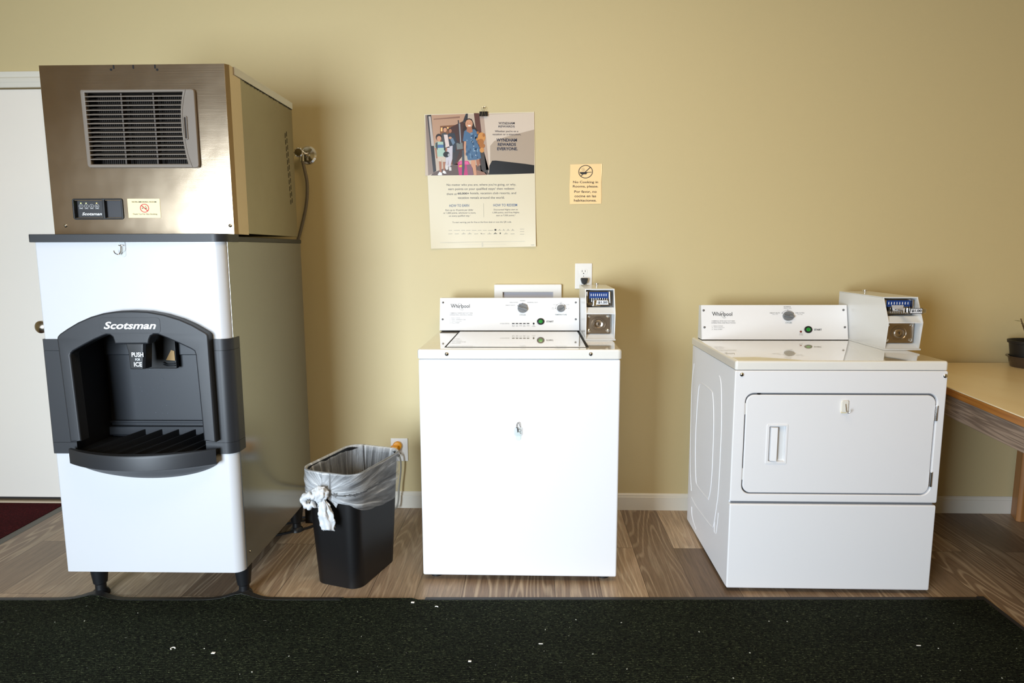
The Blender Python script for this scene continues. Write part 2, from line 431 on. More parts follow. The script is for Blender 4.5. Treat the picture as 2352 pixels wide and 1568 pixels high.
# door, its casing and sill
mb = MB(); mb.box((DX0+.004, .012, .03), (DX1-.004, .056, DZ-.006), .002)
door = struct('door_1', mb, DOORW)
kp = hit(95, 747, 'y', -.045)
mb = MB(); mb.lathe([(.034, .012), (.034, .004), (.028, -.002), (.012, -.006), (.011, -.032), (.022, -.04), (.031, -.052), (.030, -.066), (.018, -.074), (0, -.076)], (-2.405, 0, .925), 'y', 24)
mb.build('door_knob', mat('satin_nickel', srgb(175, 165, 150), .28, 1), door)
mb = MB()
for (a, b) in (((0, -.016), (.022, -.016)),):
    pass
cas = [(.0, -.002), (.0, -.012), (.006, -.016), (.016, -.016), (.020, -.019), (.034, -.019), (.040, -.014), (.060, -.018), (.060, 0)]
mb.prism([(DX1+a-.002, y, 0) for a, y in cas], (0, 0, DZ+.0)); 
mb.prism([(DX0-.06, y, DZ+a*1.15-.002) for a, y in cas], (DX1-DX0+.12, 0, 0))
mb.prism([(DX0-a+.002, y, 0) for a, y in cas], (0, 0, DZ))
struct('trim_1', mb, TRIM)
mb = MB(); mb.box((DX0, -.01, 0), (DX1, .11, .012), .003); struct('trim_2', mb, mat('door_sill_metal', srgb(214, 196, 172), .5, bump=(60, .6)))
mb = MB(); mb.box((DX0, .012, .0121), (DX1, .10, .02)); struct('trim_3', mb, mat('brown_sill_tile', srgb(70, 58, 42), .4))

# ceiling lamp fixture round the lamp light
lamp = empty('ceiling_lamp', (.3, -2.2, ZC), label='square flush ceiling lamp above the laundry corner', cat='lamp')
mb = MB(); mb.box((-.64, -.64, -.03), (.64, -.62, 0)); mb.box((-.64, .62, -.03), (.64, .64, 0)); mb.box((-.64, -.62, -.03), (-.62, .62, 0)); mb.box((.62, -.62, -.03), (.64, .62, 0))
mb.build('frame', TRIM, lamp)

# ------------------------------------------------------------------ maroon door mat
mm = empty('door_mat', (-2.37, -.02, 0), label='maroon carpet mat with a grey rubber edge in front of the white door', cat='mat')
mb = MB(); mb.box((-1.1, -.75, 0), (-.035, 0, .009)); mb.build('carpet', MAROON, mm)
mb = MB(); mb.prism([(-.035, -.75, 0), (-.035, -.75, .006), (-.003, -.75, .002), (0, -.75, 0)], (0, .75, 0)); mb.prism([(-1.1, 0, 0), (-1.1, 0, .006), (-1.1, .012, .001), (-1.1, .012, 0)], (1.1, 0, 0)); mb.build('rubber_edge', mat('grey_rubber', srgb(100, 98, 92), .6), mm)

# ------------------------------------------------------------------ long dark mat
fm = empty('floor_mat', (0, -.9, 0), label='long dark green ribbed carpet runner with black rubber edge across the foreground', cat='mat')
def medge(x):   # y of the mat's far edge
    t = (x+2.0)/3.66
    e = sum(.022*math.exp(-((x-fx)/.07)**2) for fx in (-1.646, -1.095))
    return -.924+.102*min(max(t, -.6), 1.0) + e
def bump_h(x, y):  # the mat rides over the dispenser's two front feet
    h = 0
    for fx, fy in ((-1.646, -.885), (-1.095, -.880)):
        d2 = ((x-fx)/.055)**2+((y-fy)/.05)**2
        h += .017*math.exp(-d2)
    return h
mb = MB(); rings_top = []
xs = [-3.55+i*(1.655+3.55)/220 for i in range(221)]
torn = lambda x: -.722 < x < -.435
rows = []
for j in range(14):
    v = [0, .001, .008, .02, .04, .07, .12, .2, .35, .55, .8, 1.2, 1.8, 2.6][j]
    rows.append([(x, medge(x)-(.0 if torn(x) else .0)-.028-v + (.012 if torn(x) else 0) + .0015*noise.noise(Vector((x*30, 0, 0))), (.0 if j == 0 else .009)+bump_h(x, medge(x)-.028-v)) for x in xs])
mb.loft(rows, closed=False, caps=False)
mb.build('carpet', CARPET, fm, world=True)
mb = MB()
for seg in ([x for x in xs if x < -.705], [x for x in xs if x > -.425]):
    R = []
    for o, z in ((0, 0), (-.002, .003), (-.026, .0075), (-.032, .0095), (-.036, .002)):
        R.append([(x, medge(x)+o, z+bump_h(x, medge(x)+o)) for x in seg])
    if seg[0] > -1: R = [[(x+(.018-abs(o)*.0 if i == 0 and k == 0 else 0), y, z) for i, (x, y, z) in enumerate(r)] for k, (r, o) in enumerate(zip(R, range(5)))]
    mb.loft(R, closed=False, caps=False)
# right end border, running towards the camera
mb.box((1.648, -3.4, 0), (1.675, medge(1.66)-.004, .008), .002)
mb.build('rubber_edge', RUBBER, fm, world=True)
# paper crumbs and specks trodden into the mat
SPK = mat('white_crumb', srgb(238, 235, 228), .7)
for px, py, s, lb in ((397, 1489, .007, 'small curled white paper scrap on the dark runner below the ice dispenser'), (490, 1499, .006, 'small white crumb right of the curled scrap on the dark runner'),
                      (948, 1383, .006, 'square white paper scrap at the torn edge of the dark runner'), (1002, 1394, .006, 'thin curved white scrap on the runner just right of the torn edge'),
                      (1079, 1518, .005, 'tiny white scrap on the runner in front of the washer'), (1242, 1478, .007, 'thin white sliver on the runner in front of the washer'),
                      (2110, 1482, .007, 'thin grey sliver on the runner in front of the dryer')):
    p = hit(px, py, 'z', .0105)
    mb = MB()
    if px in (397, 1002):
        mb.tube([(p.x+s*cos(a), p.y+s*.8*sin(a), p.z+.001) for a in [i*.5 for i in range(10 if px == 397 else 6)]], .0016, 6)
    else:
        sl = px in (1242, 2110)
        mb.box((p.x-s, p.y-(.0015 if sl else s*.7), p.z-.001), (p.x+s, p.y+(.0015 if sl else s*.7), p.z+.0015), .0008)
    o = mb.build('paper_scrap', SPK, label=lb); tag(o, cat='scrap', group='paper scraps on the dark runner')
mb = MB()
for i in range(150):
    x = random.uniform(-2.4, 1.6); y = random.uniform(-2.0, -.99); s = random.choice((.0007, .0009, .0012, .0018))
    M = Matrix.Translation((x, y, .0102)) @ Matrix.Rotation(random.uniform(0, 3), 4, 'Z')
    mb.box((-s, -s*.6, -s*.5), (s*random.uniform(.8, 1.6), s*.6, s*.7), M=M)
for i in range(70):
    x = random.uniform(-2.4, 1.6); y = random.uniform(-1.9, -.97); a = random.uniform(0, 6.28); c = random.uniform(-2, 2); s = random.uniform(.006, .014)
    P = []; q = Vector((x, y, .0105))
    for k in range(6): P.append(q.copy()); a += c*.35; q += Vector((cos(a), sin(a)*.7, 0))*s/5
    mb.tube(P, .00022, 3, m=None)
o = mb.build('lint_specks', mat('lint', srgb(180, 180, 165), .8)); tag(o, 'fine pale lint and specks scattered over the dark runner', 'lint', kind='stuff')

# ------------------------------------------------------------------ small makers
def screw(name, parent, c, r=.006, ax='y', m=None, world=False, slot=True):
    mb = MB(); s = -1
    mb.lathe([(r, 0), (r*.98, s*r*.25), (r*.75, s*r*.55), (r*.4, s*r*.7), (0, s*r*.74)], c, ax, 16, m=m or CHROME)
    if slot: mb.box((c[0]-r*.6, c[1]+s*r*.76, c[2]-r*.09), (c[0]+r*.6, c[1]+s*r*.6, c[2]+r*.09), m=GAP)
    return mb.build(name, None, parent, world=world)
def hook(root_loc, kind, label):
    r = empty('adhesive_hook', root_loc, label=label, cat='hook', group='adhesive hooks on the machines')
    mb = MB()
    if kind == 'clear':
        mb.add(curve_plate([[(x, z) for x, z in rrect(-.008, -.034, .011, .004, .009)]], -.0012, -.0001, .0004), CLEARP)
        mb.build('adhesive_strip', None, r)
        mb = MB(); mb.add(curve_plate([rrect(-.012, -.018, .012, .024, .0118)], -.005, -.0013, .0015), CLEARP)
        mb.build('plate', None, r)
        mb = MB(); mb.tube(spline([(.0, -.006, .006), (0, -.008, -.006), (-.002, -.009, -.018), (-.008, -.014, -.025), (-.013, -.022, -.020), (-.015, -.024, -.012)], 4), .0019, 8, m=BLACKP if False else CHROME)
        mb.tube([(-.009, -.0055, .006), (-.004, -.0075, .004), (0, -.008, .007), (.005, -.0075, .004), (.009, -.0055, .006)], .0014, 6, m=CHROME)
        mb.build('hook', None, r, label='dark metal wire hook')
    elif kind == 'loop':
        mb = MB(); mb.add(curve_plate([rrect(-.009, -.040, .011, .0, .009)], -.0012, -.0001, .0004), mat('pale_adhesive', srgb(222, 238, 236), .4)); mb.build('adhesive_strip', None, r)
        mb = MB(); mb.add(curve_plate([rrect(-.016, -.022, .016, .013, .008)], -.005, -.0013, .0015), CLEARP); mb.build('plate', None, r)
        mb = MB(); mb.tube(spline([(-.006, -.006, .010), (-.004, -.008, .026), (.0, -.009, .032), (.005, -.008, .026), (.008, -.006, .012)], 5), .0014, 6, m=CHROME)
        mb.tube([(-.003, -.0065, .012), (-.001, -.009, -.006)], .002, 6, m=BLACKP); mb.tube([(.0, -.0065, .006), (.008, -.008, .0055), (.011, -.008, -.001), (.004, -.009, -.004), (.010, -.009, -.012)], .0012, 6, m=CHROME)
        mb.build('hook', None, r, label='wire loop hook')
    else:
        mb = MB(); mb.box((-.012, -.002, -.030), (.010, 0, .014), .001, m=CREAM); mb.build('adhesive_strip', None, r)
        mb = MB(); mb.add(curve_plate([rrect(-.013, -.026, .012, .018, .005)], -.007, -.0021, .002), CLEARW); mb.build('plate', None, r)
        mb = MB(); mb.tube(spline([(.0, -.008, .006), (.001, -.010, -.008), (.002, -.012, -.020), (.006, -.019, -.025), (.011, -.022, -.019), (.011, -.022, -.013)], 4), .0019, 8, m=CHROME)
        mb.build('hook', None, r)
    return r

# ------------------------------------------------------------------ ice dispenser (lower cabinet)
DL = (-1.695, -.978, 0); DR = .0103
dis = empty('ice_dispenser', DL, DR, 'tall white and charcoal floor-standing ice dispenser with an arched serving niche', 'ice dispenser')
MD = MW[dis]; W, DP, ZB, ZT = .646, .765, .137, 1.322
D = lambda px, py, y=0: hit(px, py, 'y', y, MD)
NX0, NX1, NZ0, NZ1, NY = .085, .575, .56, 1.02, .185     # niche
mb = MB()
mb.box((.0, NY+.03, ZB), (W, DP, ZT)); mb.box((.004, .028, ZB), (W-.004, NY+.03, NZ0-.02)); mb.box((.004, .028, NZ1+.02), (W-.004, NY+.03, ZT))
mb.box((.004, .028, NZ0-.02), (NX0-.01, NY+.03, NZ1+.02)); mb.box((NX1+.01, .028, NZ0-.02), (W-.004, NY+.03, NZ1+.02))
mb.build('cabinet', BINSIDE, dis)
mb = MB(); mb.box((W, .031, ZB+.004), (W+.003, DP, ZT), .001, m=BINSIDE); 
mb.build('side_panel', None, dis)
screw('screw', dis, (W+.003, .06, .19), .004, 'y'); 
def wrapped(z0, z1, out=.0, arch=None, name='front_panel', m=FROSTW, r=.034):
    """sheet bent round the two front corners, from z0 to z1"""
    path = []
    for k in range(9): a = radians(180+90*k/8); path.append((.008+.008*cos(a), .008+.008*sin(a)))
    for k in range(13): a = radians(270+90*k/12); path.append((W-r+r*cos(a), r+r*sin(a)))
    outp = []
    for i, (x, y) in enumerate(path):
        outp.append((x, y))
    o2 = [(-out, .03)] + [(x + (-out if x < .01 else (out if x > W-.01 else 0)), y-out) for x, y in outp] + [(W+out, .036)]
    i2 = [(W-.004, .036), (W-r, .004), (.01, .004), (.004, .03)]
    mb = MB(); mb.prism([(x, y, z0) for x, y in o2+i2], (0, 0, z1-z0), m=m)
    return mb
mb = wrapped(1.032, ZT)
nl, nr = D(168, 760).x, D(452, 760).x
mb.prism([(0, .03, .985), (0, .006, .985), (.006, 0, .985), (nl, 0, .985), (nl, .006, .985), (.006, .03, .985)], (0, 0, .047), m=FROSTW)
mb.prism([(nr, .006, .985), (nr, 0, .985)] + [(W-.034+.034*sin(radians(9*k)), .034-.034*cos(radians(9*k)), .985) for k in range(11)] + [(W-.004, .036, .985), (W-.034, .006, .985)], (0, 0, .047), m=FROSTW)
mb.build('upper_front_panel', None, dis)
mb = wrapped(ZB, .585); mb.build('lower_front_panel', None, dis)
# charcoal band in three courses each side, open in the middle for the niche
for z0, z1 in ((.950, .9895), (.623, .949), (.582, .622)):
    mb = MB(); out = .005; r = .034
    p = [(-out, .045), (-out, -out+.006), (-out+.006, -out), (NX0, -out), (NX0, .02), (.006, .02), (.006, .045)]
    mb.prism([(x, y, z0) for x, y in p], (0, 0, z1-z0), m=CHAR)
    mb.build('side_band', None, dis); mb = MB()
    p = [(NX1-.03, .02), (NX1-.03, -out)] + [(W-r+(r+out)*cos(radians(270+9*k)), r+(r+out)*sin(radians(270+9*k))) for k in range(11)] + [(W+out, .075), (W-.006, .075), (W-.01, .03)]
    mb.prism([(x, y, z0) for x, y in p], (0, 0, z1-z0), m=CHAR)
    mb.build('side_band', None, dis)
# lid
mb = MB()
lp = [(-.012, .12), (-.012, -.006), (-.006, -.012)] + [(W-.03+.04*cos(radians(270+10*k)), .03+.042*sin(radians(270+10*k))) for k in range(10)] + [(W+.012, .10), (W-.0, .13), (0, .13)]
mb.prism([(x, y, ZT-.002) for x, y in lp], (0, 0, .027), .002, m=CHAR)
mb.box((-.002, .10, ZT), (W+.006, DP+.002, ZT+.017), .002, m=BLACKP)
mb.build('lid', None, dis)
# arched frame
A = lambda pts, y=-.035: [(D(60+x/3.409, 520+yy/3.409, y).x, D(60+x/3.409, 520+yy/3.409, y).z) for x, yy in pts]
outer = A([(345, 1690), (240, 880), (243, 862), (262, 840), (320, 800), (400, 752), (500, 708), (600, 679), (700, 664), (820, 659), (950, 666), (1080, 690), (1200, 727), (1300, 771), (1405, 832), (1422, 850), (1425, 872), (1485, 1690)])
inner = A([(430, 1680), (347, 1010), (352, 992), (370, 975), (450, 930), (530, 888), (600, 857), (628, 848), (655, 850), (676, 866), (686, 895), (692, 918), (705, 922), (945, 922), (958, 915), (963, 885), (975, 858), (1000, 845), (1030, 846), (1100, 874), (1200, 918), (1290, 960), (1315, 976), (1325, 1005), (1392, 1680)])
ring = outer + inner[::-1]
mb = MB(); mb.add(curve_plate([ring], -.036, .012, .006), CHAR)
fr = mb.build('arch_frame', None, dis, ang=40)
# faint raised badge and lettering
MF = MD @ frame((0, -.0365, 0), (1, 0, 0), (0, 0, 1))
mb = MB(); b0 = A([(580, 835), (1045, 835), (1045, 712), (580, 712)], -.0365)
mb.add(curve_plate([rrect(b0[0][0], b0[0][1], b0[2][0], b0[2][1], .012)], -.0370, -.0355, .0004), CHAR)
bd = mb.build('badge', None, fr)
mb = MB(); wpx(mb, MF, 'Scotsman', 239, 738.5, 358, 755.5, WHITEI, bold=.022, shear=.32, off=-.0012); mb.build('lettering', None, fr, world=True, smooth=False)
# niche liner
mb = MB()
bl = (NX0+.0, NX1)
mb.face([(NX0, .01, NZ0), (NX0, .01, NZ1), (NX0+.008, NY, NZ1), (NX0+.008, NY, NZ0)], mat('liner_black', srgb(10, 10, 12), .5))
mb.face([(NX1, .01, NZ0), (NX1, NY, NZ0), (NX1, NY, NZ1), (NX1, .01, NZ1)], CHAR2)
mb.face([(NX0, .01, NZ1), (NX1, .01, NZ1), (NX1, NY, NZ1), (NX0, NY, NZ1)], BLACKP)
mb.face([(NX0, -.03, NZ0), (NX1, -.03, NZ0), (NX1, NY, NZ0), (NX0, NY, NZ0)], BLACKP)
mb.box((NX0, NY, NZ0), (NX1, NY+.008, NZ1), m=CHAR2)
mb.box((NX0+.006, NY-.012, .645), (NX1, NY, .655), .003, m=CHAR2); mb.box((NX0+.006, NY-.020, .60), (NX1, NY, .634), .004, m=CHAR2)
mb.box((NX0+.006, NY-.008, .905), (NX1, NY, NZ1), .003, m=CHAR2)
mb.build('niche_liner', None, dis, smooth=False)
# chute opening and push flap
c0 = D(60+930/3.409, 520+1112/3.409, NY-.03); c1 = D(60+1166/3.409, 520+900/3.409, NY-.03)
mb = MB(); mb.box((c0.x-.02, NY-.031, c0.z), (c1.x, NY-.012, c1.z+.05), .004, m=mat('chute_hole_shade', srgb(3, 3, 3), .6));  # solid near-black block paints the shade inside the chute hole
q0 = D(60+1095/3.409, 520+1045/3.409, NY-.034); q1 = D(60+1160/3.409, 520+975/3.409, NY-.034)
mb.prism([(q0.x, NY-.034, q0.z), (q1.x, NY-.034, q0.z-.002), (q1.x, NY-.034, q1.z), (q1.x-.012, NY-.034, q1.z+.004), (q0.x+.008, NY-.034, q0.z+.014)], (0, .002, 0), m=mat('tan_mechanism', srgb(160, 125, 70), .5))
for k in range(2): mb.tube(spline([(q0.x-.01, NY-.036, q0.z-.008-.008*k), (q0.x+.006, NY-.037, q0.z-.016-.006*k), (q1.x, NY-.036, q0.z-.012-.008*k)], 4), .002, 6, m=CHAR)
mb.build('chute_opening', None, dis)
YF = .03
f0 = [D(60+x/3.409, 520+y/3.409, YF) for x, y in ((775, 900), (915, 900), (912, 1117), (815, 1117), (800, 985))]
mb = MB(); mb.prism([(p.x, YF, p.z) for p in f0], (0, .05, 0), .003, m=mat('flap_black', srgb(14, 14, 16), .35))
mb.prism([(f0[1].x, YF+.0, f0[1].z), (f0[1].x+.006, YF+.008, f0[1].z), (f0[2].x+.006, YF+.008, f0[2].z), (f0[2].x, YF, f0[2].z)], (0, .04, 0), .001, m=CHAR)
fl = mb.build('push_flap', None, dis)
MT = MD @ frame((0, YF-.0006, 0), (1, 0, 0), (0, 0, 1)); mb = MB()
cx = lambda a: 60+a/3.409
cy = lambda a: 520+a/3.409
wpx(mb, MT, 'PUSH', cx(828), cy(985), cx(917), cy(1021), WHITEI, bold=.02); wpx(mb, MT, 'FOR', cx(856), cy(1032), cx(893), cy(1050), WHITEI, bold=.012); wpx(mb, MT, 'ICE', cx(847), cy(1061), cx(907), cy(1096), WHITEI, bold=.02)
mb.build('lettering', None, fl, world=True, smooth=False)
# drip tray: bowed front lip, bowl underneath, diagonal grate
tx0, tx1 = D(60+338/3.409, 960+230/3.409, -.03).x, D(60+1488/3.409, 960+230/3.409, -.03).x
zc0, zc1 = .608, .556
def arc(u, dep): return -.034 - dep*(1-(2*u-1)**2)
mb = MB(); n = 40; R = []
for (z, dd, y_) in ((zc1-.0, .085, 0), (zc1+.002, .088, 0), (zc0-.008, .088, 0), (zc0, .084, 0), (zc0, .070, 0), (zc0-.012, .068, 0)):
    R.append([(tx0+(tx1-tx0)*k/n, arc(k/n, dd) + (.0 if dd > .08 else .012), z+.012*(1-(1-abs(2*k/n-1)**6))*0) for k in range(n+1)])
mb.loft(R, closed=False, m=CHAR)
tr = mb.build('tray_lip', None, dis)
mb = MB(); R = []
for j in range(9):
    t = j/8
    row = []
    for k in range(n+1):
        u = k/n; s_ = (1-(2*u-1)**2)
        y = arc(u, .080)*(1-t)**.7 + (-.002)*(1-(1-t)**.7); z = zc1 - s_**.62*.064*(t**1.5) 
        row.append((tx0+(tx1-tx0)*(u*(1-.02*t)+.01*t), y, z))
    R.append(row)
mb.loft(R, closed=False, m=CHAR2)
mb.build('tray_bowl', None, dis)
mb = MB()
for k in range(12):
    x = NX0-.09 + k*.064
    if NX0+.01 < x < NX1-.02:
        ys_ = arc((x-tx0)/(tx1-tx0), .060); xe = min(x+.105, NX1-.003); mb.prism([(x, ys_, zc0-.016), (xe, NY-.02, zc0-.016), (xe, NY-.02, zc0+.016), (x, ys_, zc0-.008)], (.004, 0, 0), m=BLACKP)
mb.prism([(NX0, NY-.02, zc0-.03), (NX1, NY-.02, zc0-.03)] + [(tx1-.012-(tx1-tx0-.024)*k/20, arc((20-k)/20, .062)+.004, zc0-.03) for k in range(21)], (0, 0, .016), m=BLACKP)
mb.build('drip_grate', None, dis)
# legs
for lx, ly in ((.050, .10), (W-.045, .10), (.05, DP-.09), (W-.045, DP-.09)):
    mb = MB(); mb.lathe([(.036, ZB), (.034, ZB-.01), (.024, .045), (.019, .040), (.019, .018)], (lx, ly, 0), 'z', 20, m=BLACKP)
    mb.lathe([(.019, .020), (.026, .014), (.030, .004), (.030, 0)], (lx, ly, 0), 'z', 20, m=BLACKP)
    mb.build('leg', None, dis)
hp = MD @ D(281, 567, -.0005)
hook((hp.x, hp.y, hp.z), 'clear', 'clear adhesive hook with a dark wire near the top of the ice dispenser front')
# water beads on the niche back
mb = MB()
for i in range(60):
    x = random.gauss(.27, .05); z = random.uniform(.66, .90) ; s = random.uniform(.0005, .0015)
    mb.lathe([(s, 0), (s*.8, -s*.5), (0, -s*.8)], (x, NY-.0002, z), 'y', 6)
o = mb.build('water_droplets', mat('water_bead', srgb(90, 96, 106), .08), dis); o['kind'] = 'stuff'

# ------------------------------------------------------------------ ice maker on top
IL = (-1.6965, -.873, ZT+.0255); 
ice = empty('ice_maker', IL, DR, 'stainless steel ice maker head with grey louvre standing on the dispenser', 'ice maker')
MI = MW[ice]; IW, ID, IH = .652, .62, .573
I = lambda px, py, y=0: hit(px, py, 'y', y, MI)
K1 = lambda x, y: (60+x/3.409, 120+y/3.409)
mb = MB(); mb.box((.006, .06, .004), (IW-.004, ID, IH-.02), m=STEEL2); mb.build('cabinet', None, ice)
# front sheet with openings for the louvre and the control window
vo = [I(*K1(*p)) for p in ((440, 300), (1330, 300), (1330, 885), (490, 885))]
vx0, vx1, vz0, vz1 = I(*K1(470, 300)).x+.004, I(*K1(1300, 300)).x, I(*K1(900, 880)).z, I(*K1(900, 310)).z
co = [I(*K1(*p)) for p in ((365, 1155), (745, 1155), (755, 1300), (378, 1300))]
kx0, kx1, kz0, kz1 = co[0].x+.004, co[1].x-.002, co[2].z+.003, co[0].z-.003
mb = MB()
mb.add(curve_plate([[(0, 0), (IW-.010, 0), (IW-.010, IH), (0, IH)], [(vx0, vz0), (vx1, vz0), (vx1, vz1), (vx0, vz1)], [(kx0, kz0), (kx1, kz0), (kx1, kz1), (kx0, kz1)]], 0, .0016, .0004), STEEL)
mb.build('front_panel', None, ice, ang=30)
mb = MB(); mb.prism([(IW-.010, 0, 0), (IW, .014, 0), (IW, .10, 0), (IW-.003, .10, 0), (IW-.003, .015, 0), (IW-.011, .003, 0)], (0, 0, IH), m=STEEL)
mb.build('corner_flange', None, ice); mb = MB()
mb.prism([(0, 0, 0), (0, .06, 0), (.002, .06, 0), (.002, .002, 0)], (0, 0, IH), m=STEEL)
mb.build('corner_flange', None, ice)
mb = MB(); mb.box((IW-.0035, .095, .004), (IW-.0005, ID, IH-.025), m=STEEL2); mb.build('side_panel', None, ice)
mb = MB()
mb.box((.004, .05, IH-.024), (IW+.004, ID, IH+.003), .001, m=mat('galvanised_lid', srgb(205, 208, 205), .4))
for k in range(40):   # ragged foil seal under the lid edge
    y = .12+k*.0125; d = .003+.004*random.random()
    mb.prism([(IW+.0012, y, IH-.022), (IW+.0012, y+.0125, IH-.022), (IW+.0012, y+.0125*random.random(), IH-.024-d)], (.0006, 0, 0), m=GAP)
mb.build('lid', None, ice)
for x in (262, 307, 357):
    p = I(x-3, 149); mb = MB(); mb.add(curve_plate([rrect(p.x, IH-.014, p.x+.005, IH-.001, .002)], -.0008, 0), GAP); mb.build('mounting_slot', None, ice)
for x in (255, 361):
    p = I(x, 160); mb = MB(); mb.lathe([(.004, -.0006), (.004, .0)], (p.x, -.0002, p.z), 'y', 14, m=GAP); mb.build('mounting_hole', None, ice)
mb = MB()
for i in range(11):
    for j in range(2):
        p = hit(*K1(2034+4.5*i-j*10+5, 640+52*i+j*12), 'x', IW, MI)
        mb.box((IW-.001, p.y-.0012, p.z-.010), (IW+.0006, p.y+.0012, p.z+.010), m=GAP)
mb.build('vent_slots', None, ice)
# louvre
YV = -.014
G = lambda x, y: I(*K1(x, y), YV)
of = [G(*p) for p in ((425, 292), (1290, 285), (1308, 292), (1314, 310), (1352, 880), (1346, 897), (1330, 903), (500, 903), (484, 893), (478, 880), (420, 305))]
ifr = [G(*p) for p in ((455, 315), (1222, 308), (1212, 380), (1207, 450), (1209, 530), (1216, 620), (1228, 700), (1245, 790), (1266, 872), (508, 876))]
mb = MB(); mb.add(curve_plate([[(p.x, p.z) for p in of], [(p.x, p.z) for p in ifr]], YV, -.0005, .003), GREYM)
vent = mb.build('vent_grille', None, ice)
mb = MB()
def slat_x(z):    # right end of a slat at height z
    P = ifr[1:9]
    for a, b in zip(P, P[1:]):
        if b.z <= z <= a.z: return a.x+(b.x-a.x)*(z-a.z)/(b.z-a.z)
    return P[-1].x if z < P[-1].z else P[0].x
zt, zb = ifr[0].z, ifr[9].z
NS = 15
for k in range(NS):
    z = zt-(zt-zb)*(k+1.0)/(NS+1)+.001; xl = ifr[0].x-.002; xr = slat_x(z)+.002
    mb.prism([(xl, YV+.001, z-.0012), (xl, YV+.001, z+.0016), (xl, .022, z+.013), (xl, .022, z+.0105)], (xr-xl, 0, 0), m=GREYM)
mb.build('louvre_slats', None, vent)
mb = MB()
for a in (712, 965):
    p = G(a, 316); q = G(a+55, 870)
    mb.box((p.x, .003, zb), (p.x+.005, .03, zt), m=mat('grille_support', srgb(84, 74, 66), .6))
mb.build('support_bars', None, vent)
mb = MB(); mb.box((vx0-.002, .048, vz0), (vx1, .058, vz1), m=DARKM)
for k in range(50): mb.box((vx0+.002+k*(vx1-vx0-.01)/50, .044, vz0), (vx0+.0035+k*(vx1-vx0-.01)/50, .048, vz1), m=DARKM)
for xx in (vx0-.004, vx1): mb.box((xx, .001, vz0), (xx+.004, .058, vz1), m=DARKM)
mb.box((vx0, .001, vz1), (vx1, .058, vz1+.003), m=DARKM); mb.box((vx0, .001, vz0-.003), (vx1, .058, vz0), m=DARKM)
mb.build('condenser', None, ice)
ha = G(1232, 500); hb = G(1272, 685)
mb = MB(); mb.add(curve_plate([rrect(ha.x, hb.z, hb.x-.0, ha.z, .004), rrect(ha.x+.003, hb.z+.004, hb.x-.003, ha.z-.004, .002)], YV-.004, YV+.002, .0008), GREYM)
mb.box((ha.x+.003, YV-.0006, hb.z+.004), (hb.x-.003, YV+.001, ha.z-.004), m=DARKM)
mb.build('grille_latch', None, vent)
# crescent moulding line of the grille's right side
mb = MB(); mb.tube(spline([ (G(*p).x, YV-.0002, G(*p).z) for p in ((1247, 292), (1228, 400), (1226, 520), (1240, 660), (1268, 800), (1303, 898))], 5), .0010, 6, m=mat('grille_line', srgb(100, 92, 84), .5))
mb.build('grille_rib', None, vent)
# control window
mb = MB()
b0 = I(*K1(352, 1145), -.004); b1 = I(*K1(755, 1308), -.004)
bx0, bx1, bz0, bz1 = b0.x+.002, I(*K1(752, 1150), -.004).x, b1.z, b0.z
mid = I(*K1(605, 1200), -.004).x
mb.add(curve_plate([rrect(bx0, bz0, bx1, bz1, .008), rrect(bx0+.006, bz0+.005, mid-.004, bz1-.005, .002), rrect(mid+.004, bz0+.005, bx1-.006, bz1-.005, .002)], -.005, .014, .0015), BLACKP)
bez = mb.build('control_bezel', None, ice)
mb = MB(); mb.box((bx0+.004, .012, bz0+.003), (mid, .015, bz1-.003), m=mat('control_face', srgb(42, 42, 44), .4)); mb.box((mid, .009, bz0+.003), (bx1-.004, .015, bz1-.003), m=mat('blank_face', srgb(46, 46, 50), .4))
mb.build('display', None, bez)
MC = MI @ frame((0, .0115, 0), (1, 0, 0), (0, 0, 1)); mb = MB()
c4 = lambda x, y: (140+x/9.046, 430+y/9.046)
def wc(mb, M, s, x0, y0, x1, y1, **k): a = c4(x0, y0); b = c4(x1, y1); wpx(mb, M, s, a[0], a[1], b[0], b[1], **k)
wc(mb, MC, 'Scotsman', 443, 523, 852, 582, m=WHITEI, bold=.018, shear=.3)
for i, s in enumerate(('POWER', 'STATUS', 'WATER', 'CODE')):
    x = 378+i*110; wc(mb, MC, s, x+8, 438, x+84, 451, m=INKG if False else WHITEI)
    c = hit(*c4(x+43, 393), 'y', 0, MC); ring2d(mb, MC, c.x, c.z, .0062, .0068, WHITEI, n=20, sx=1.1)
    ring2d(mb, MC, c.x, c.z, .0020, .0028, WHITEI, n=8, sx=.7 if i != 3 else 1.2, a0=30*i, a1=30*i+300)
mb.build('lettering', None, bez, world=True, smooth=False)
for i, (x, col, e) in enumerate(((413, (.75, 1, .15, 1), 6), (522, (.8, 1, .2, 1), 6), (740, (1, .6, .1, 1), 8))):
    c = MI.inverted() @ (MC @ hit(*c4(x, 331), 'y', 0, MC))
    mb = MB(); mb.lathe([(.0016, 0), (.0012, -.001), (0, -.0014)], (c.x, c.y, c.z), 'y', 10, m=mat('led_%s' % ('green', 'lime', 'amber')[i], col, .3, emit=e)); mb.build('indicator_light', None, bez)
screw('screw', ice, tuple(I(151, 518)), .0065); screw('screw', ice, tuple(I(529, 518)), .0065)
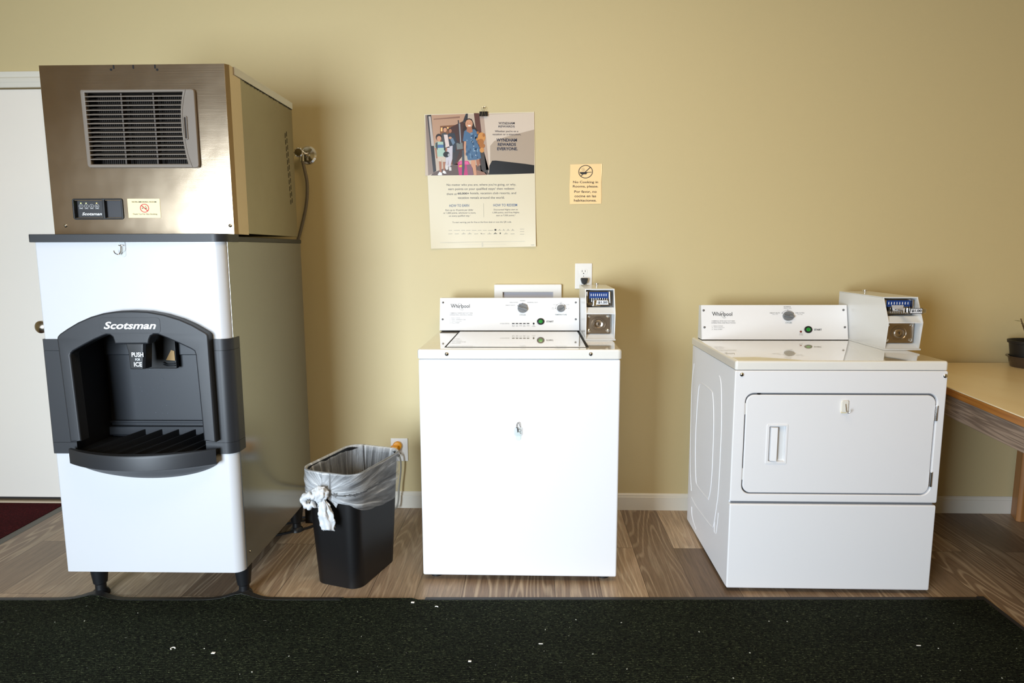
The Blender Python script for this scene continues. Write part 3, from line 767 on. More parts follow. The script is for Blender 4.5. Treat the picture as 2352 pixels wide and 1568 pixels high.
# no smoking card stuck on the front
s0 = I(*c4(1380, 237)); s1 = I(*c4(2052, 237)); s2 = I(*c4(2080, 634)); s3 = I(*c4(1412, 634))
card = empty('no_smoking_card', tuple(MI @ Vector((s0.x, -.0002, s3.z))), DR, 'small cream no-smoking card stuck on the steel ice maker front', 'sign')
mb = MB(); mb.prism([MI @ Vector((p.x, -.0012, p.z)) for p in (s0, s1, s2, s3)], MI.to_3x3() @ Vector((0, .001, 0)), m=CREAM)
mb.build('card', None, card, world=True, smooth=False)
MS = MI @ frame((0, -.0013, 0), (1, 0, 0), (0, 0, 1)); mb = MB()
wc(mb, MS, 'NON-SMOKING ROOM', 1476, 288, 1980, 319, m=INK, bold=.008); wc(mb, MS, 'Thank You For Not Smoking', 1493, 542, 2000, 577, m=INK, bold=.006)
c = hit(*c4(1738, 433), 'y', 0, MS); ring2d(mb, MS, c.x, c.z, .0125, .0150, RED, n=36, sx=1.08)
bar2d(mb, MS, (c.x-.0105, c.z+.0095), (c.x+.0105, c.z-.0095), .003, RED, -.0009)
bar2d(mb, MS, (c.x-.0095, c.z), (c.x-.0045, c.z), .0028, INK, -.0004); bar2d(mb, MS, (c.x+.003, c.z), (c.x+.0085, c.z), .0028, INK, -.0004)
for k in range(2): ring2d(mb, MS, c.x+.004+k*.002, c.z+.005, .0018, .0026, INK, a0=100*k, a1=100*k+200, n=10, off=-.0004)
mb.build('print', None, card, world=True, smooth=False)

# ------------------------------------------------------------------ top-load washer
WL = (-.4385, -.752, 0); WR = .0013
was = empty('washing_machine', WL, WR, 'white coin-operated top-load washing machine standing left of the dryer', 'washing machine')
MWs = MW[was]; WW, WD = .7665, .70
Wh = lambda px, py, ax='y', v=0: hit(px, py, ax, v, MWs)
WZ = .922
mb = MB(); mb.box((.004, .004, .022), (WW-.004, WD-.01, .8835), .007, m=ENAMEL, seg=3); mb.build('cabinet', None, was)
for lx, ly in ((.05, .06), (WW-.05, .06), (.05, WD-.08), (WW-.05, WD-.08)):
    mb = MB(); mb.lathe([(.014, .03), (.014, .012), (.024, .010), (.024, 0)], (lx, ly, 0), 'z', 14, m=BLACKR); mb.build('foot', None, was)
def slab(mb, w_, y0, y1, z0, z1, r, m):
    """sheet-steel top with rounded front corners and rolled edges"""
    rings = []
    for dz, off in ((0, .0015), (.002, 0), (z1-z0-.009, 0), (z1-z0-.004, .0015), (z1-z0-.0012, .0045), (z1-z0, .010)):
        pts = []
        rr = r
        for k in range(7): a = radians(180+90*k/6); pts.append((rr+(rr-off)*cos(a), y0+rr+(rr-off)*sin(a)))
        for k in range(7): a = radians(270+90*k/6); pts.append((w_-rr+(rr-off)*cos(a), y0+rr+(rr-off)*sin(a)))
        pts += [(w_-off, y1), (off, y1)]
        rings.append([(x, y, z0+dz) for x, y in pts])
    mb.loft(rings, m=m)
mb = MB(); slab(mb, WW, 0, WD, .8855, WZ, .016, GLOSSW)
mb.build('top_panel', None, was, ang=50)
# lid with its surrounding groove
lx0, lx1 = Wh(1023, 798, 'z', WZ).x, Wh(1346, 799, 'z', WZ).x
lx0b, lx1b = Wh(1054, 763, 'z', WZ).x, Wh(1327, 763, 'z', WZ).x
ly0, ly1 = .052, WD-.13
mb = MB(); mb.box((lx0-.005, ly0-.002, WZ+.0002), (lx1+.012, ly1, WZ+.0007), m=GAP); mb.build('lid_gap', None, was)  # flat dark sheet paints the shade in the groove round the lid
mb = MB(); mb.box((lx0+.003, ly0, WZ+.0008), (lx1, ly1, WZ+.0035), .0013, m=GLOSSW, seg=3); mb.build('lid', None, was)
for px in (1026, 1357): screw('screw', was, tuple(Wh(px, 813) + Vector((0, .001, 0))), .0075)
# console
cz0, cz1 = WZ+.0055, 1.0735
cx0, cx1 = .0105, Wh(1331, 762, 'y', .537).x
yb, yt = .537, .570
def console(root, cx0, cx1, yb, yt, yk, z0, z1):
    mb = MB(); mb.prism([(cx0, yb+.004, z0), (cx0, yt+.004, z1-.002), (cx0, yk, z1-.002), (cx0, yk, z0)], (cx1-cx0, 0, 0), .002, m=GREYP)
    mb.box((cx0+.002, yb+.0015, z0-.0016), (cx1, yk, z0+.001), m=GAP)
    con = mb.build('console', None, root)
    mb = MB(); mb.prism([(cx0+.000, yb, z0+.001), (cx0+.000, yb+.0035, z0+.001), (cx0+.000, yt+.0035, z1), (cx0+.000, yt, z1)], (cx1-cx0-.001, 0, 0), .0006, m=ENAMEL)
    pan = mb.build('control_panel', None, root)
    th = math.atan2(yt-yb, z1-z0)
    M = MW[root] @ frame((0, yb, z0+.001), (1, 0, 0), (0, sin(th), cos(th)))
    return con, pan, M
con, pan, MP = console(was, cx0, cx1, yb, yt, WD-.06, cz0, cz1)
C = lambda x, y: (990+x/5.3455, 640+y/5.3455)
def wq(mb, s, x0, y0, x1, y1, **k): a = C(x0, y0); b = C(x1, y1); wpx(mb, MP, s, a[0], a[1], b[0], b[1], **k)
def swirl(mb, M, conv, x0, y0, x1, y1):
    cx_, cy_ = (x0+x1)/2, (y0+y1)/2; P = []
    for k in range(30):
        a = 2*pi*k/29*.86+.9; e = Vector((cos(a)*(x1-x0)*.20, sin(a)*(y1-y0)*.52)); t = -.62
        q = (cx_+e.x*cos(t)*1.0-e.y*sin(t)*.9, cy_+e.x*sin(t)+e.y*cos(t))
        h = hit(*conv(*q), 'y', 0, M); P.append((h.x, h.z))
    for a, b in zip(P, P[1:]): bar2d(mb, M, a, b, .0009, INKG)
mb = MB()
wq(mb, 'Whirlpool', 243, 312, 475, 372, m=INK, bold=.008); swirl(mb, MP, C, 305, 298, 425, 392)
for a in (240, 262, 284): h0 = hit(*C(a, 311), 'y', 0, MP); bar2d(mb, MP, (h0.x, h0.z), (h0.x+.004, h0.z+.0004), .0012, INK)
wq(mb, 'COMMERCIAL WASHER HEAVY DUTY SERIES', 231, 418, 512, 426, m=INK, bold=.008); wq(mb, 'OPERATING INSTRUCTIONS', 230, 437, 509, 450, m=INKG)
for i, (s, e) in enumerate((('1.  Select CYCLE', 357), ('2.  Select TEMPERATURE', 424), ('3.  Insert Payment', 376), ('4.  Press START', 352))):
    wq(mb, s, 230, 477+i*19.5, e, 487+i*19.5, m=INKG)
for s, x0, y0, x1, y1 in (('HEAVY DUTY', 915, 320, 1035, 331), ('DELICATES', 967, 286, 1067, 296), ('MIXED', 1094, 264, 1158, 275), ('NORMAL ECO', 1183, 286, 1310, 296)):
    wq(mb, s, x0, y0, x1, y1, m=INK)
wq(mb, 'CYCLES', 1087, 437, 1162, 450, m=INKT, bold=.012); wq(mb, 'TEMPERATURE', 1520, 435, 1668, 447, m=INKT, bold=.012)
for s, x0, y0, x1, y1 in (('TAP', 1482, 353, 1506, 361), ('COLD', 1475, 368, 1513, 376), ('COLD', 1496, 313, 1532, 321), ('COOL', 1574, 286, 1611, 294), ('WARM', 1657, 313, 1700, 321), ('HOT', 1678, 360, 1704, 368)):
    wq(mb, s, x0, y0, x1, y1, m=INKG)
wq(mb, 'START', 1417, 515, 1504, 535, m=INK, bold=.025); wq(mb, 'CYCLE STATUS', 848, 545, 961, 556, m=INKG)
for x, a, b_ in ((1010, 'IN', 'USE'), (1055, 'SOAK', 'WASH'), (1145, 'FINAL', 'SPIN')):
    wq(mb, a, x-14, 569, x+14, 576, m=INKG); wq(mb, b_, x-14, 581, x+14, 588, m=INKG)
wq(mb, 'RINSE', 1084, 573, 1116, 581, m=INKG); wq(mb, 'DONE', 1176, 573, 1208, 581, m=INKG); wq(mb, 'LID', 1250, 569, 1270, 576, m=INKG); wq(mb, 'LOCKED', 1238, 581, 1284, 588, m=INKG)
kc = hit(*C(1125, 364), 'y', 0, MP); tcn = hit(*C(1594, 364), 'y', 0, MP)
ring2d(mb, MP, kc.x, kc.z, .0235, .0243, INK, a0=35, a1=150, n=24, sx=1.1)
ring2d(mb, MP, kc.x, kc.z, .021, .0225, INKB2, a0=85, a1=150, n=20, sx=1.1)
for a in (40, 90, 125, 150): c_ = (kc.x+.0240*1.1*cos(radians(a)), kc.z+.0240*sin(radians(a))); ring2d(mb, MP, c_[0], c_[1], 0, .0016, INK, n=8)
ring2d(mb, MP, tcn.x, tcn.z, .0225, .0233, INKG, a0=0, a1=180, n=24, sx=1.1)
for a in (0, 45, 90, 135, 180): c_ = (tcn.x+.0229*1.1*cos(radians(a)), tcn.z+.0229*sin(radians(a))); ring2d(mb, MP, c_[0], c_[1], 0, .0017, INK, n=8)
mb.build('lettering', None, pan, world=True, smooth=False)
def knob(root, M, c, r, ang, parent):
    Mk = M @ Matrix.Translation((c.x, 0, c.z))
    mb = MB(); S = Matrix.Diagonal((1.12, 1, 1, 1))
    mb.lathe([(r, -.0008), (r, -.008), (r*.94, -.0105), (r*.2, -.011), (0, -.011)], (0, 0, 0), 'y', 32, m=KNOB, M=Mk @ S)
    Mr = Mk @ S @ Matrix.Rotation(ang, 4, 'Y')
    mb.box((-r*.98, -.018, -r*.24), (r*.98, -.0105, r*.24), .002, m=KNOB, M=Mr)
    mb.box((-r*.9, -.0186, -.0006), (r*.1, -.0178, .0006), m=GAP, M=Mr)
    return mb.build('knob', None, parent, world=True)
knob(was, MP, kc, .0205, radians(24), pan); knob(was, MP, tcn, .0165, radians(-42), pan)
def start_button(M, c, parent, r=.0150):
    Mk = M @ Matrix.Translation((c.x, 0, c.z)) @ Matrix.Diagonal((1.14, 1, 1, 1))
    mb = MB(); mb.lathe([(r, -.0006), (r, -.003), (r*.85, -.0045), (r*.62, -.0045), (r*.6, -.002), (0, -.002)], (0, 0, 0), 'y', 28, m=BLACKP, M=Mk); b_ = mb.build('button_collar', None, parent, world=True)
    mb = MB(); mb.lathe([(r*.56, -.002), (r*.56, -.0045), (r*.45, -.006), (0, -.0066)], (0, 0, 0), 'y', 24, m=GREEN, M=Mk); mb.build('start_button', None, parent, world=True)
start_button(MP, hit(*C(1346, 525), 'y', 0, MP), pan)
for x in (1010, 1055, 1100, 1146, 1191):
    h0 = hit(*C(x, 550), 'y', 0, MP); mb = MB(); mb.box((h0.x-.0058, -.0014, h0.z-.0020), (h0.x+.0058, -.0004, h0.z+.0020), .0004, m=BLACKP, M=MP); mb.build('status_light', None, pan, world=True)
h0 = hit(*C(1260, 550), 'y', 0, MP); mb = MB(); mb.lathe([(.0044, -.0004), (.0036, -.0022), (0, -.003)], (h0.x, 0, h0.z), 'y', 14, m=BLACKP, M=MP); mb.build('status_light', None, pan, world=True)
for x, y in ((148, 292), (143, 498), (1777, 291), (1777, 497)):
    h0 = MP @ hit(*C(x, y), 'y', 0, MP); screw('screw', pan, tuple(h0), .0046, m=mat('dull_screw', srgb(120, 120, 122), .35, .8), world=True, slot=False)

# ------------------------------------------------------------------ coin box (part of each machine)
def coin_box(root, x0, wd, yf, yk, z0, price, out, deep):
    t = .0045; H = .2075; zm = .112
    yT, yM, yB = yf+.038, yf-.012, yf+.002      # front edge at top, middle, bottom
    mb = MB()
    for xs_ in (x0, x0+wd-t):
        mb.prism([(xs_, yB, z0+.006), (xs_, yM, z0+zm), (xs_, yT, z0+H), (xs_, yk, z0+H), (xs_, yk, z0+.006)], (t, 0, 0), .001, m=GREYP)
    mb.prism([(x0, yT-.001, z0+H-.003), (x0, yT-.001, z0+H+.0015), (x0, yk, z0+H+.0015), (x0, yk, z0+H-.003)], (wd, 0, 0), .0008, m=GREYP)
    mb.box((x0-.003, yB-.006, z0), (x0+wd+.003, yk, z0+.007), .0015, m=GREYP)
    mb.prism([(x0+t, yM+.002, z0+zm-.003), (x0+t, yM+.002, z0+zm+.001), (x0+t, yM+.05, z0+zm+.004), (x0+t, yM+.05, z0+zm-.003)], (wd-2*t, 0, 0), m=GREYP)
    mb.prism([(x0+t, yM+.004, z0+zm+.001), (x0+t, yM+.03, z0+zm+.022), (x0+t, yM+.05, z0+zm+.022), (x0+t, yM+.05, z0+zm+.001)], (wd-2*t, 0, 0), m=GREYP)
    mb.prism([(x0+t, yB+.002, z0+.007), (x0+t, yB+.026, z0+.024), (x0+t, yB+.05, z0+.024), (x0+t, yB+.05, z0+.007)], (wd-2*t, 0, 0), m=GREYP)
    mb.box((x0+t, yM+.055, z0+.007), (x0+wd-t, yM+.06, z0+zm+.02), m=GREYP); mb.box((x0+t, yM+.098, z0+zm), (x0+wd-t, yM+.103, z0+H-.003), m=GREYP)
    mb.box((x0+t, yk-.004, z0+.007), (x0+wd-t, yk, z0+H-.003), m=GREYP)
    cb = mb.build('coin_box', None, root)
    # lock plate
    yl = yB+.020; lx0_, lx1_ = x0+t+.001, x0+wd-t-.012
    mb = MB(); mb.box((lx0_, yl, z0+.026), (lx1_, yl+.02, z0+zm-.004), .001, m=STEELP)
    cxl, czl = (lx0_+lx1_)/2, z0+.066
    mb.lathe([(.030, 0), (.029, -.003), (.026, -.003), (.024, -.001), (.020, -.001), (.018, -.004), (.016, -.005), (.011, -.003), (.0075, -.0035), (0, -.004)], (cxl, yl, czl), 'y', 36, m=STEELP, M=Matrix.Translation((cxl, 0, 0)) @ Matrix.Diagonal((1.1, 1, 1, 1)) @ Matrix.Translation((-cxl, 0, 0)))
    mb.box((cxl-.0012, yl-.0052, czl-.005), (cxl+.0012, yl-.0034, czl+.005), m=GAP)
    for sx in (lx0_+.011, lx1_-.011):
        for sz in (z0+.038, z0+zm-.014): mb.lathe([(.0075, 0), (.0065, -.003), (.003, -.005), (0, -.0053)], (sx, yl, sz), 'y', 14, m=CHROME)
    Ml = MW[root] @ frame((0, yl, 0), (1, 0, 0), (0, 0, 1))
    lock = mb.build('lock_plate', None, cb)
    mb2 = MB(); write(mb2, Ml, 'GREENWALD', cxl-.032, z0+zm-.0125, cxl+.032, z0+zm-.0065, m=mat('embossed_letters', srgb(205, 195, 180), .3, 1))
    bm_ = mb2; bm_.bm.transform(MW[root].inverted()); 
    lo = bpy.data.meshes.new('lettering'); bm_.bm.to_mesh(lo); lo.materials.append(bm_.mats[0]); b3 = MB(); b3.mats = [bm_.mats[0]]; b3.bm.from_mesh(lo); b3.build('lock_lettering', None, cb, smooth=False)
    # coin slide mechanism
    ys = yT+.012; sx0, sx1 = x0+t+.002, x0+wd-t-.010
    mb = MB()
    mb.box((sx0, ys, z0+zm+.024), (sx1, ys+.03, z0+H-.008), .001, m=MECH)
    mb.box((sx0+.012, ys-.006, z0+H-.040), (sx1-.010, ys+.001, z0+H-.012), .001, m=BLUE)
    n = 8; bw = (sx1-sx0-.030)/n
    for k in range(n):
        xx = sx0+.016+k*bw
        mb.lathe([(.0015, 0), (.0015, -.0008), (0, -.0010)], (xx+bw*.4, ys-.0062, z0+H-.024), 'y', 10, m=WHITEI, M=Matrix.Translation((xx+bw*.4, 0, z0+H-.024)) @ Matrix.Diagonal((1, 1, 3.8, 1)) @ Matrix.Translation((-(xx+bw*.4), 0, -(z0+H-.024))))
        mb.box((xx, ys-.012, z0+H-.052), (xx+bw*.55, ys, z0+H-.038), .0006, m=GAP); mb.box((xx+bw*.6, ys-.013, z0+H-.052), (xx+bw*.9, ys, z0+H-.036), .0006, m=CHROME)
    for xx in (sx0+.001, sx1-.007): mb.box((xx, ys-.014, z0+H-.058), (xx+.006, ys, z0+H-.010), .0015, m=CHROME)
    mb.box((sx0+.004, ys-.008, z0+zm+.030), (sx1-.004, ys-.001, z0+zm+.040), .001, m=mat('dark_rack_teeth', srgb(90, 86, 82), .35, .9))
    for k in range(14): mb.box((sx0+.006+k*(sx1-sx0-.012)/14, ys-.010, z0+zm+.030), (sx0+.009+k*(sx1-sx0-.012)/14, ys-.007, z0+zm+.040), m=CHROME)
    sl = mb.build('coin_mechanism', None, cb)
    # slide arm with price tag
    tz = z0+H-(.043 if out else .054); tw = .048; th_ = .0175
    if out == 0:
        tx = x0+wd*.40; ty = ys-.022
        mb = MB(); mb.box((tx-.014, ty+.001, tz-.013), (tx+.004, ys, tz+.010), .002, m=CHROME)
        mb.box((tx-.016, ty+.004, tz-.016), (tx+.016, ys, tz-.009), .001, m=CHROME)
    else:
        tx = x0+wd*.29; ty = yM-out
        mb = MB(); mb.box((tx+.004, ty+.001, tz-.006), (tx+.02, ys, tz-.003), .001, m=CHROME)
        mb.box((tx-.010, ty+.02, tz-.010), (tx+.003, ty+.03, tz+.010), .002, m=CHROME); mb.box((tx+.004, ty+.001, tz-.009), (tx+.008, ty+.04, tz+.009), .001, m=CHROME)
        mb.prism([(sx0+.035, ys-.014, tz-.012), (sx0+.075, ys-.014, tz-.012), (sx0+.075, ys-.014, tz+.012), (sx0+.028, ys-.014, tz+.012)], (0, .003, 0), m=mat('pale_slide_plate', srgb(205, 205, 208), .35, .3))
        mb.box((tx+tw*.9, ty-.001, tz-.009), (tx+tw+.012, ty+.005, tz+.007), .0015, m=CHROME)
    mb.prism([(tx-.003, ty, tz-.011), (tx+tw+.002, ty, tz-.011), (tx+tw-.001, ty, tz+.0105), (tx+.001, ty, tz+.0105)], (0, .003, 0), .0006, m=BLACKP if out else CHROME)
    arm = mb.build('coin_slide', None, cb)
    mb = MB(); mb.prism([(tx, ty-.0008, tz-.0085), (tx+tw-.001, ty-.0008, tz-.0085), (tx+tw-.004, ty-.0008, tz+.0085), (tx+.003, ty-.0008, tz+.0085)], (0, .0008, 0), m=mat('price_card', srgb(226, 229, 236), .4))
    Mt = frame((0, ty-.0009, 0), (1, 0, 0), (0, 0, 1)); write(mb, Mt, price, tx+.005, tz-.0055, tx+tw-.006, tz+.0055, m=INK, bold=.03)
    mb.build('price_tag', None, cb, smooth=False)
    # mounting bolt on top
    mb = MB(); mb.lathe([(.005, 0), (.005, .005), (.011, .006), (.011, .010), (.009, .0115), (0, .0115)], (x0+wd*.62, yk-.06, z0+H+.001), 'z', 14, m=CHROME); mb.build('top_bolt', None, cb)
bxl = Wh(1344, 782, 'z', WZ).x
coin_box(was, bxl, .121, Wh(1344, 782, 'z', WZ).y+.002, WD-.085, WZ, '$1.50', 0, 0)
hk = MWs @ Wh(1190, 988); hook((hk.x, hk.y-.0+.0035, hk.z), 'loop', 'clear adhesive hook with a wire loop in the middle of the washer front')

# ------------------------------------------------------------------ dryer
DRL = (.7300, -.808, 0); DRR = .0012
dry = empty('dryer', DRL, DRR, 'white front-load coin-operated clothes dryer standing beside the wooden table', 'dryer')
MR = MW[dry]; RW, RD, RZ = .7565, .66, .890
Rh = lambda px, py, ax='y', v=0: hit(px, py, ax, v, MR)
mb = MB(); mb.box((.004, .024, .012), (RW-.004, RD, .8535), .003, m=ENAMEL)
cab = mb.build('cabinet', None, dry)
# pressed ridges of the left side
K3 = lambda x, y: (1560+x/2.8, 820+y/2.8)
mb = MB()
def side_curve(pts, closed, r=.0026):
    P = [hit(*K3(*p), 'x', .004, MR) for p in pts]
    mb.tube(spline([(.0046, p.y, p.z) for p in P], 6, closed), r, 8, closed=closed)
side_curve([(133, 175), (150, 172), (205, 215), (218, 260), (222, 420), (216, 640), (205, 820), (190, 905), (178, 905), (120, 830), (108, 780), (104, 600), (112, 380), (125, 210)], True)
side_curve([(258, 120), (270, 180), (272, 420), (264, 640), (252, 860), (240, 960), (222, 1075), (213, 1092), (196, 1075), (110, 960), (80, 900)], False)
side_curve([(80, 960), (82, 1010), (92, 1060), (108, 1105)], False); side_curve([(252, 1000), (246, 1060), (236, 1130), (226, 1120), (228, 1060)], False, .0022)
side_curve([(96, 40), (80, 200), (74, 480), (72, 700), (78, 860)], False, .0022)
mb.build('pressed_ridges', ENAMEL, cab, ang=80)
mb = MB(); slab(mb, RW, .000, RD, .8565, RZ, .010, GLOSSW); mb.build('top_panel', None, dry, ang=50)
# front frame with the door opening, and toe panel
dx0, dx1 = Rh(1708, 1000).x, Rh(2142, 1000).x+.004
do = rrect(Rh(1710, 1000).x-.002, Rh(1900, 1135).z-.001, Rh(2144, 1000).x+.004, Rh(1900, 904).z+.001, .032, 8)
mb = MB(); mb.add(curve_plate([rrect(0, .3595, RW, .8545, .006, 4), do], 0, .026, .004), ENAMEL); ff = mb.build('front_frame', None, dry, ang=40)
mb = MB(); mb.add(curve_plate([rrect(.001, .0165, RW-.001, .3500, .006, 4)], 0, .026, .005), ENAMEL); mb.build('lower_panel', None, dry, ang=40)
mb = MB(); mb.box((.01, .012, .02), (RW-.01, .024, .85), m=mat('grey_gap', srgb(110, 112, 116), .6)); mb.build('inner_bulkhead', None, dry)
z0d, z1d = do and min(p[1] for p in do)+.005, max(p[1] for p in do)-.006
x0d, x1d = min(p[0] for p in do)+.004, max(p[0] for p in do)-.005
ha = Rh(1764, 976); hb = Rh(1804, 1063)
hrec = rrect(ha.x+.006, hb.z+.006, hb.x-.004, ha.z-.004, .004)
mb = MB(); mb.add(curve_plate([rrect(x0d, z0d, x1d, z1d, .029, 8), hrec], .001, .012, .003), ENAMEL)
dd_ = mb.build('door', None, dry, ang=40)
mb = MB()
ho = rrect(ha.x-.003, hb.z-.003, hb.x+.003, ha.z+.003, .004)
mb.add(curve_plate([ho, hrec], -.0012, .002, .0008), ENAMEL)
mb.box((ha.x+.006, .010, hb.z+.006), (hb.x-.004, .0115, ha.z-.004), m=GREYP)
mb.prism([(ha.x+.012, .008, hb.z+.008), (ha.x+.012, -.004, hb.z+.008), (ha.x+.034, -.008, hb.z+.008), (ha.x+.037, -.004, hb.z+.008), (ha.x+.037, .002, hb.z+.008)], (0, 0, ha.z-hb.z-.016), .0015, m=ENAMEL)
mb.build('handle', None, dd_)
for (px, y0_, y1_) in ((2148, 931, 966), (2133.5, 1083, 1117)):
    p = Rh(px, (y0_+y1_)/2); za, zb_ = Rh(px, y0_).z, Rh(px, y1_).z
    mb = MB(); mb.lathe([(.0036, 0), (.0042, .002), (.0042, za-zb_-.002), (.0036, za-zb_)], (x1d+.005, -.0015, zb_), 'z', 12, m=CHROME); mb.box((x1d-.002, -.0005, zb_), (x1d+.006, .006, za), m=CHROME); mb.build('hinge', None, dry)
for (y0_, y1_) in ((926, 952), (1076, 1102)):
    za, zb_ = Rh(1708, y0_).z, Rh(1708, y1_).z
    mb = MB(); mb.box((x0d-.004, .003, zb_), (x0d-.0008, .012, za), .0008, m=WPLATE); mb.build('latch_tab', None, dry)
p = Rh(1744, 903); mb = MB(); mb.box((p.x-.004, .002, z1d+.001), (p.x+.004, .012, z1d+.005), m=GAP); mb.build('latch_tab', None, dry, label='small black tab above the door')
for px, py in ((1704, 860), (2171, 863)): screw('screw', dry, tuple(Rh(px, py)), .0078)
cx0d, cx1d = .0175, 1.3895-.730
con2, pan2, MP2 = console(dry, cx0d, cx1d, .555, .590, RD-.03, RZ+.002, 1.0435)
E_ = lambda x, y: (1580+x/4.2, 660+y/4.2)
def we(mb, s, x0, y0, x1, y1, **k): a = E_(x0, y0); b = E_(x1, y1); wpx(mb, MP2, s, a[0], a[1], b[0], b[1], **k)
mb = MB()
we(mb, 'Whirlpool', 235, 238, 427, 286, m=INK, bold=.008); swirl(mb, MP2, E_, 292, 226, 386, 300)
for a in (230, 250, 268): h0 = hit(*E_(a, 237), 'y', 0, MP2); bar2d(mb, MP2, (h0.x, h0.z), (h0.x+.004, h0.z+.0004), .0012, INK)
we(mb, 'COMMERCIAL DRYER HEAVY DUTY SERIES', 228, 320, 453, 327, m=INK, bold=.008); we(mb, 'OPERATING INSTRUCTIONS', 227, 336, 459, 347, m=INKG)
for i, (s, e) in enumerate((('1.  Select CYCLE', 335), ('2.  Insert Payment', 353), ('3.  Press START', 333))): we(mb, s, 231, 367+16*i, e, 376+16*i, m=INKG)
for s, x0, y0, x1, y1, q in (('HEAVY DUTY', 791, 241, 889, 251, INK), ('High Heat', 814, 257, 868, 264, INKG), ('NORMAL', 925, 182, 995, 192, INK), ('Medium Heat', 925, 198, 999, 205, INKG), ('DELICATES', 1038, 241, 1122, 250, INK), ('Low Heat', 1056, 257, 1106, 264, INKG)):
    we(mb, s, x0, y0, x1, y1, m=q)
we(mb, 'CYCLES', 941, 335, 1002, 346, m=INKT, bold=.012); we(mb, 'START', 1218, 398, 1291, 416, m=INK, bold=.025)
we(mb, 'Start', 1076, 441, 1108, 449, m=INKG); we(mb, 'In Use', 1074, 452, 1110, 460, m=INKG)
kd = hit(*E_(965, 276), 'y', 0, MP2)
ring2d(mb, MP2, kd.x, kd.z, .0258, .0266, INK, a0=30, a1=150, n=24, sx=1.1)
for a in (30, 90, 150): ring2d(mb, MP2, kd.x+.0262*1.1*cos(radians(a)), kd.z+.0262*sin(radians(a)), 0, .0018, INK, n=8)
mb.build('lettering', None, pan2, world=True, smooth=False)
knob(dry, MP2, kd, .0210, radians(12), pan2)
start_button(MP2, hit(*E_(1160, 406), 'y', 0, MP2), pan2, .0155)
h0 = hit(*E_(1090, 426), 'y', 0, MP2); mb = MB(); mb.lathe([(.005, -.0004), (.0036, -.0024), (0, -.003)], (h0.x, 0, h0.z), 'y', 14, m=mat('red_lamp_lens', srgb(120, 40, 20), .3), M=MP2); mb.build('status_light', None, pan2, world=True)
for x, y in ((151, 221), (160, 384), (1500, 217), (1514, 383)):
    h0 = MP2 @ hit(*E_(x, y), 'y', 0, MP2); screw('screw', pan2, tuple(h0), .0050, m=MATS['dull_screw'], world=True, slot=False)
coin_box(dry, 1.3935-.730, .137, .262, RD+.02, RZ, '$1.00', .075, 0)
hk = MR @ Rh(1940, 930); hook((hk.x, hk.y+.0005, hk.z), 'white', 'white adhesive hook near the top of the dryer door')

# ------------------------------------------------------------------ poster
PC = [(-.5122, 1.9187), (.0006, 1.9254), (.0098, 1.3062), (-.4919, 1.2975)]   # tl tr br bl on the wall
pos = empty('wall_poster', (-.25, -.004, 1.30), label='hotel rewards poster with a family photo, hanging from a binder clip', cat='poster')
def pcurl(u, v):  # how far the paper stands off the wall
    k = max(0, (v-.5)/.5)**2
    return -.004 - .010*max(0, (u-.7)/.3)**2*k - .008*max(0, (.25-u)/.25)**2*k
def pp(u, v, off=0):
    a = Vector(PC[0]).lerp(Vector(PC[1]), u); b = Vector(PC[3]).lerp(Vector(PC[2]), u); q = a.lerp(b, v)
    return Vector((q.x, pcurl(u, v)-off, q.y))
mb = MB(); n = 24
R = [[pp(i/n, j/n) for i in range(n+1)] for j in range(n+1)]; mb.loft(R, closed=False, m=PAPER)
R = [[pp(i/n, j/n)+Vector((0, .0004, 0)) for i in range(n+1)] for j in range(n+1)]; mb.loft(R, closed=False, m=PAPER)
mb.build('paper', None, pos, world=True)
def uvp(px, py):   # photo position -> place on the paper
    q = hit(px, py, 'y', -.006); x, z = q.x, q.z
    u, v = .5, .5
    for _ in range(12):
        e = pp(u, v); du = (pp(u+1e-3, v)-e)*1e3; dv = (pp(u, v+1e-3)-e)*1e3
        rx, rz = x-e.x, z-e.z; det = du.x*dv.z-du.z*dv.x
        u += (rx*dv.z-rz*dv.x)/det; v += (du.x*rz-du.z*rx)/det
    return u, v
J1 = lambda x, y: (960+x/8.11, 230+y/8.11)
J2 = lambda x, y: (970+x/8.4, 400+y/8.4)
def ppoly(mb, pts, m, off, conv=J1, grid=0):
    P = []
    pts = list(pts)
    for i in range(len(pts)):   # subdivide so the print follows the curl
        a, b = pts[i], pts[(i+1) % len(pts)]; L_ = math.hypot(b[0]-a[0], b[1]-a[1]); k = max(1, int(L_/250))
        for j in range(k): P.append((a[0]+(b[0]-a[0])*j/k, a[1]+(b[1]-a[1])*j/k))
    mb.face([pp(*uvp(*conv(*p)), off) for p in P], m)
def pm(name, r, g, b): return mat('print_'+name, srgb(r, g, b), .35, spec=.4)
mb = MB()
# picture ground as a strip grid
def pgrid(x0, x1, top, bot, m, off, n=8):
    for i in range(n):
        a, b = x0+(x1-x0)*i/n, x0+(x1-x0)*(i+1)/n
        for j in range(4):
            t0, t1 = j/4, (j+1)/4
            q = [(a, top(a)+(bot(a)-top(a))*t0), (b, top(b)+(bot(b)-top(b))*t0), (b, top(b)+(bot(b)-top(b))*t1), (a, top(a)+(bot(a)-top(a))*t1)]
            mb.face([pp(*uvp(*J1(*p)), off) for p in q], m)
top = lambda x: 275-(x-125)*.022
bot = lambda x: 1402-(x-190)*.021
pgrid(135, 2166, top, bot, pm('beige_wall', 196, 178, 160), .0003, 12)
O = .0005
def Q(pts, m, dz=1): ppoly(mb, pts, m, .0003+.00012*dz)
skin = pm('skin', 206, 150, 118); skin2 = pm('skin_shade', 170, 112, 84); hair = pm('hair', 44, 28, 24); darkc = pm('dark_cloth', 42, 44, 52)
Q([(1150, 275), (2166, 232), (2166, 1370), (1330, 1385)], pm('pale_panel', 214, 198, 182))
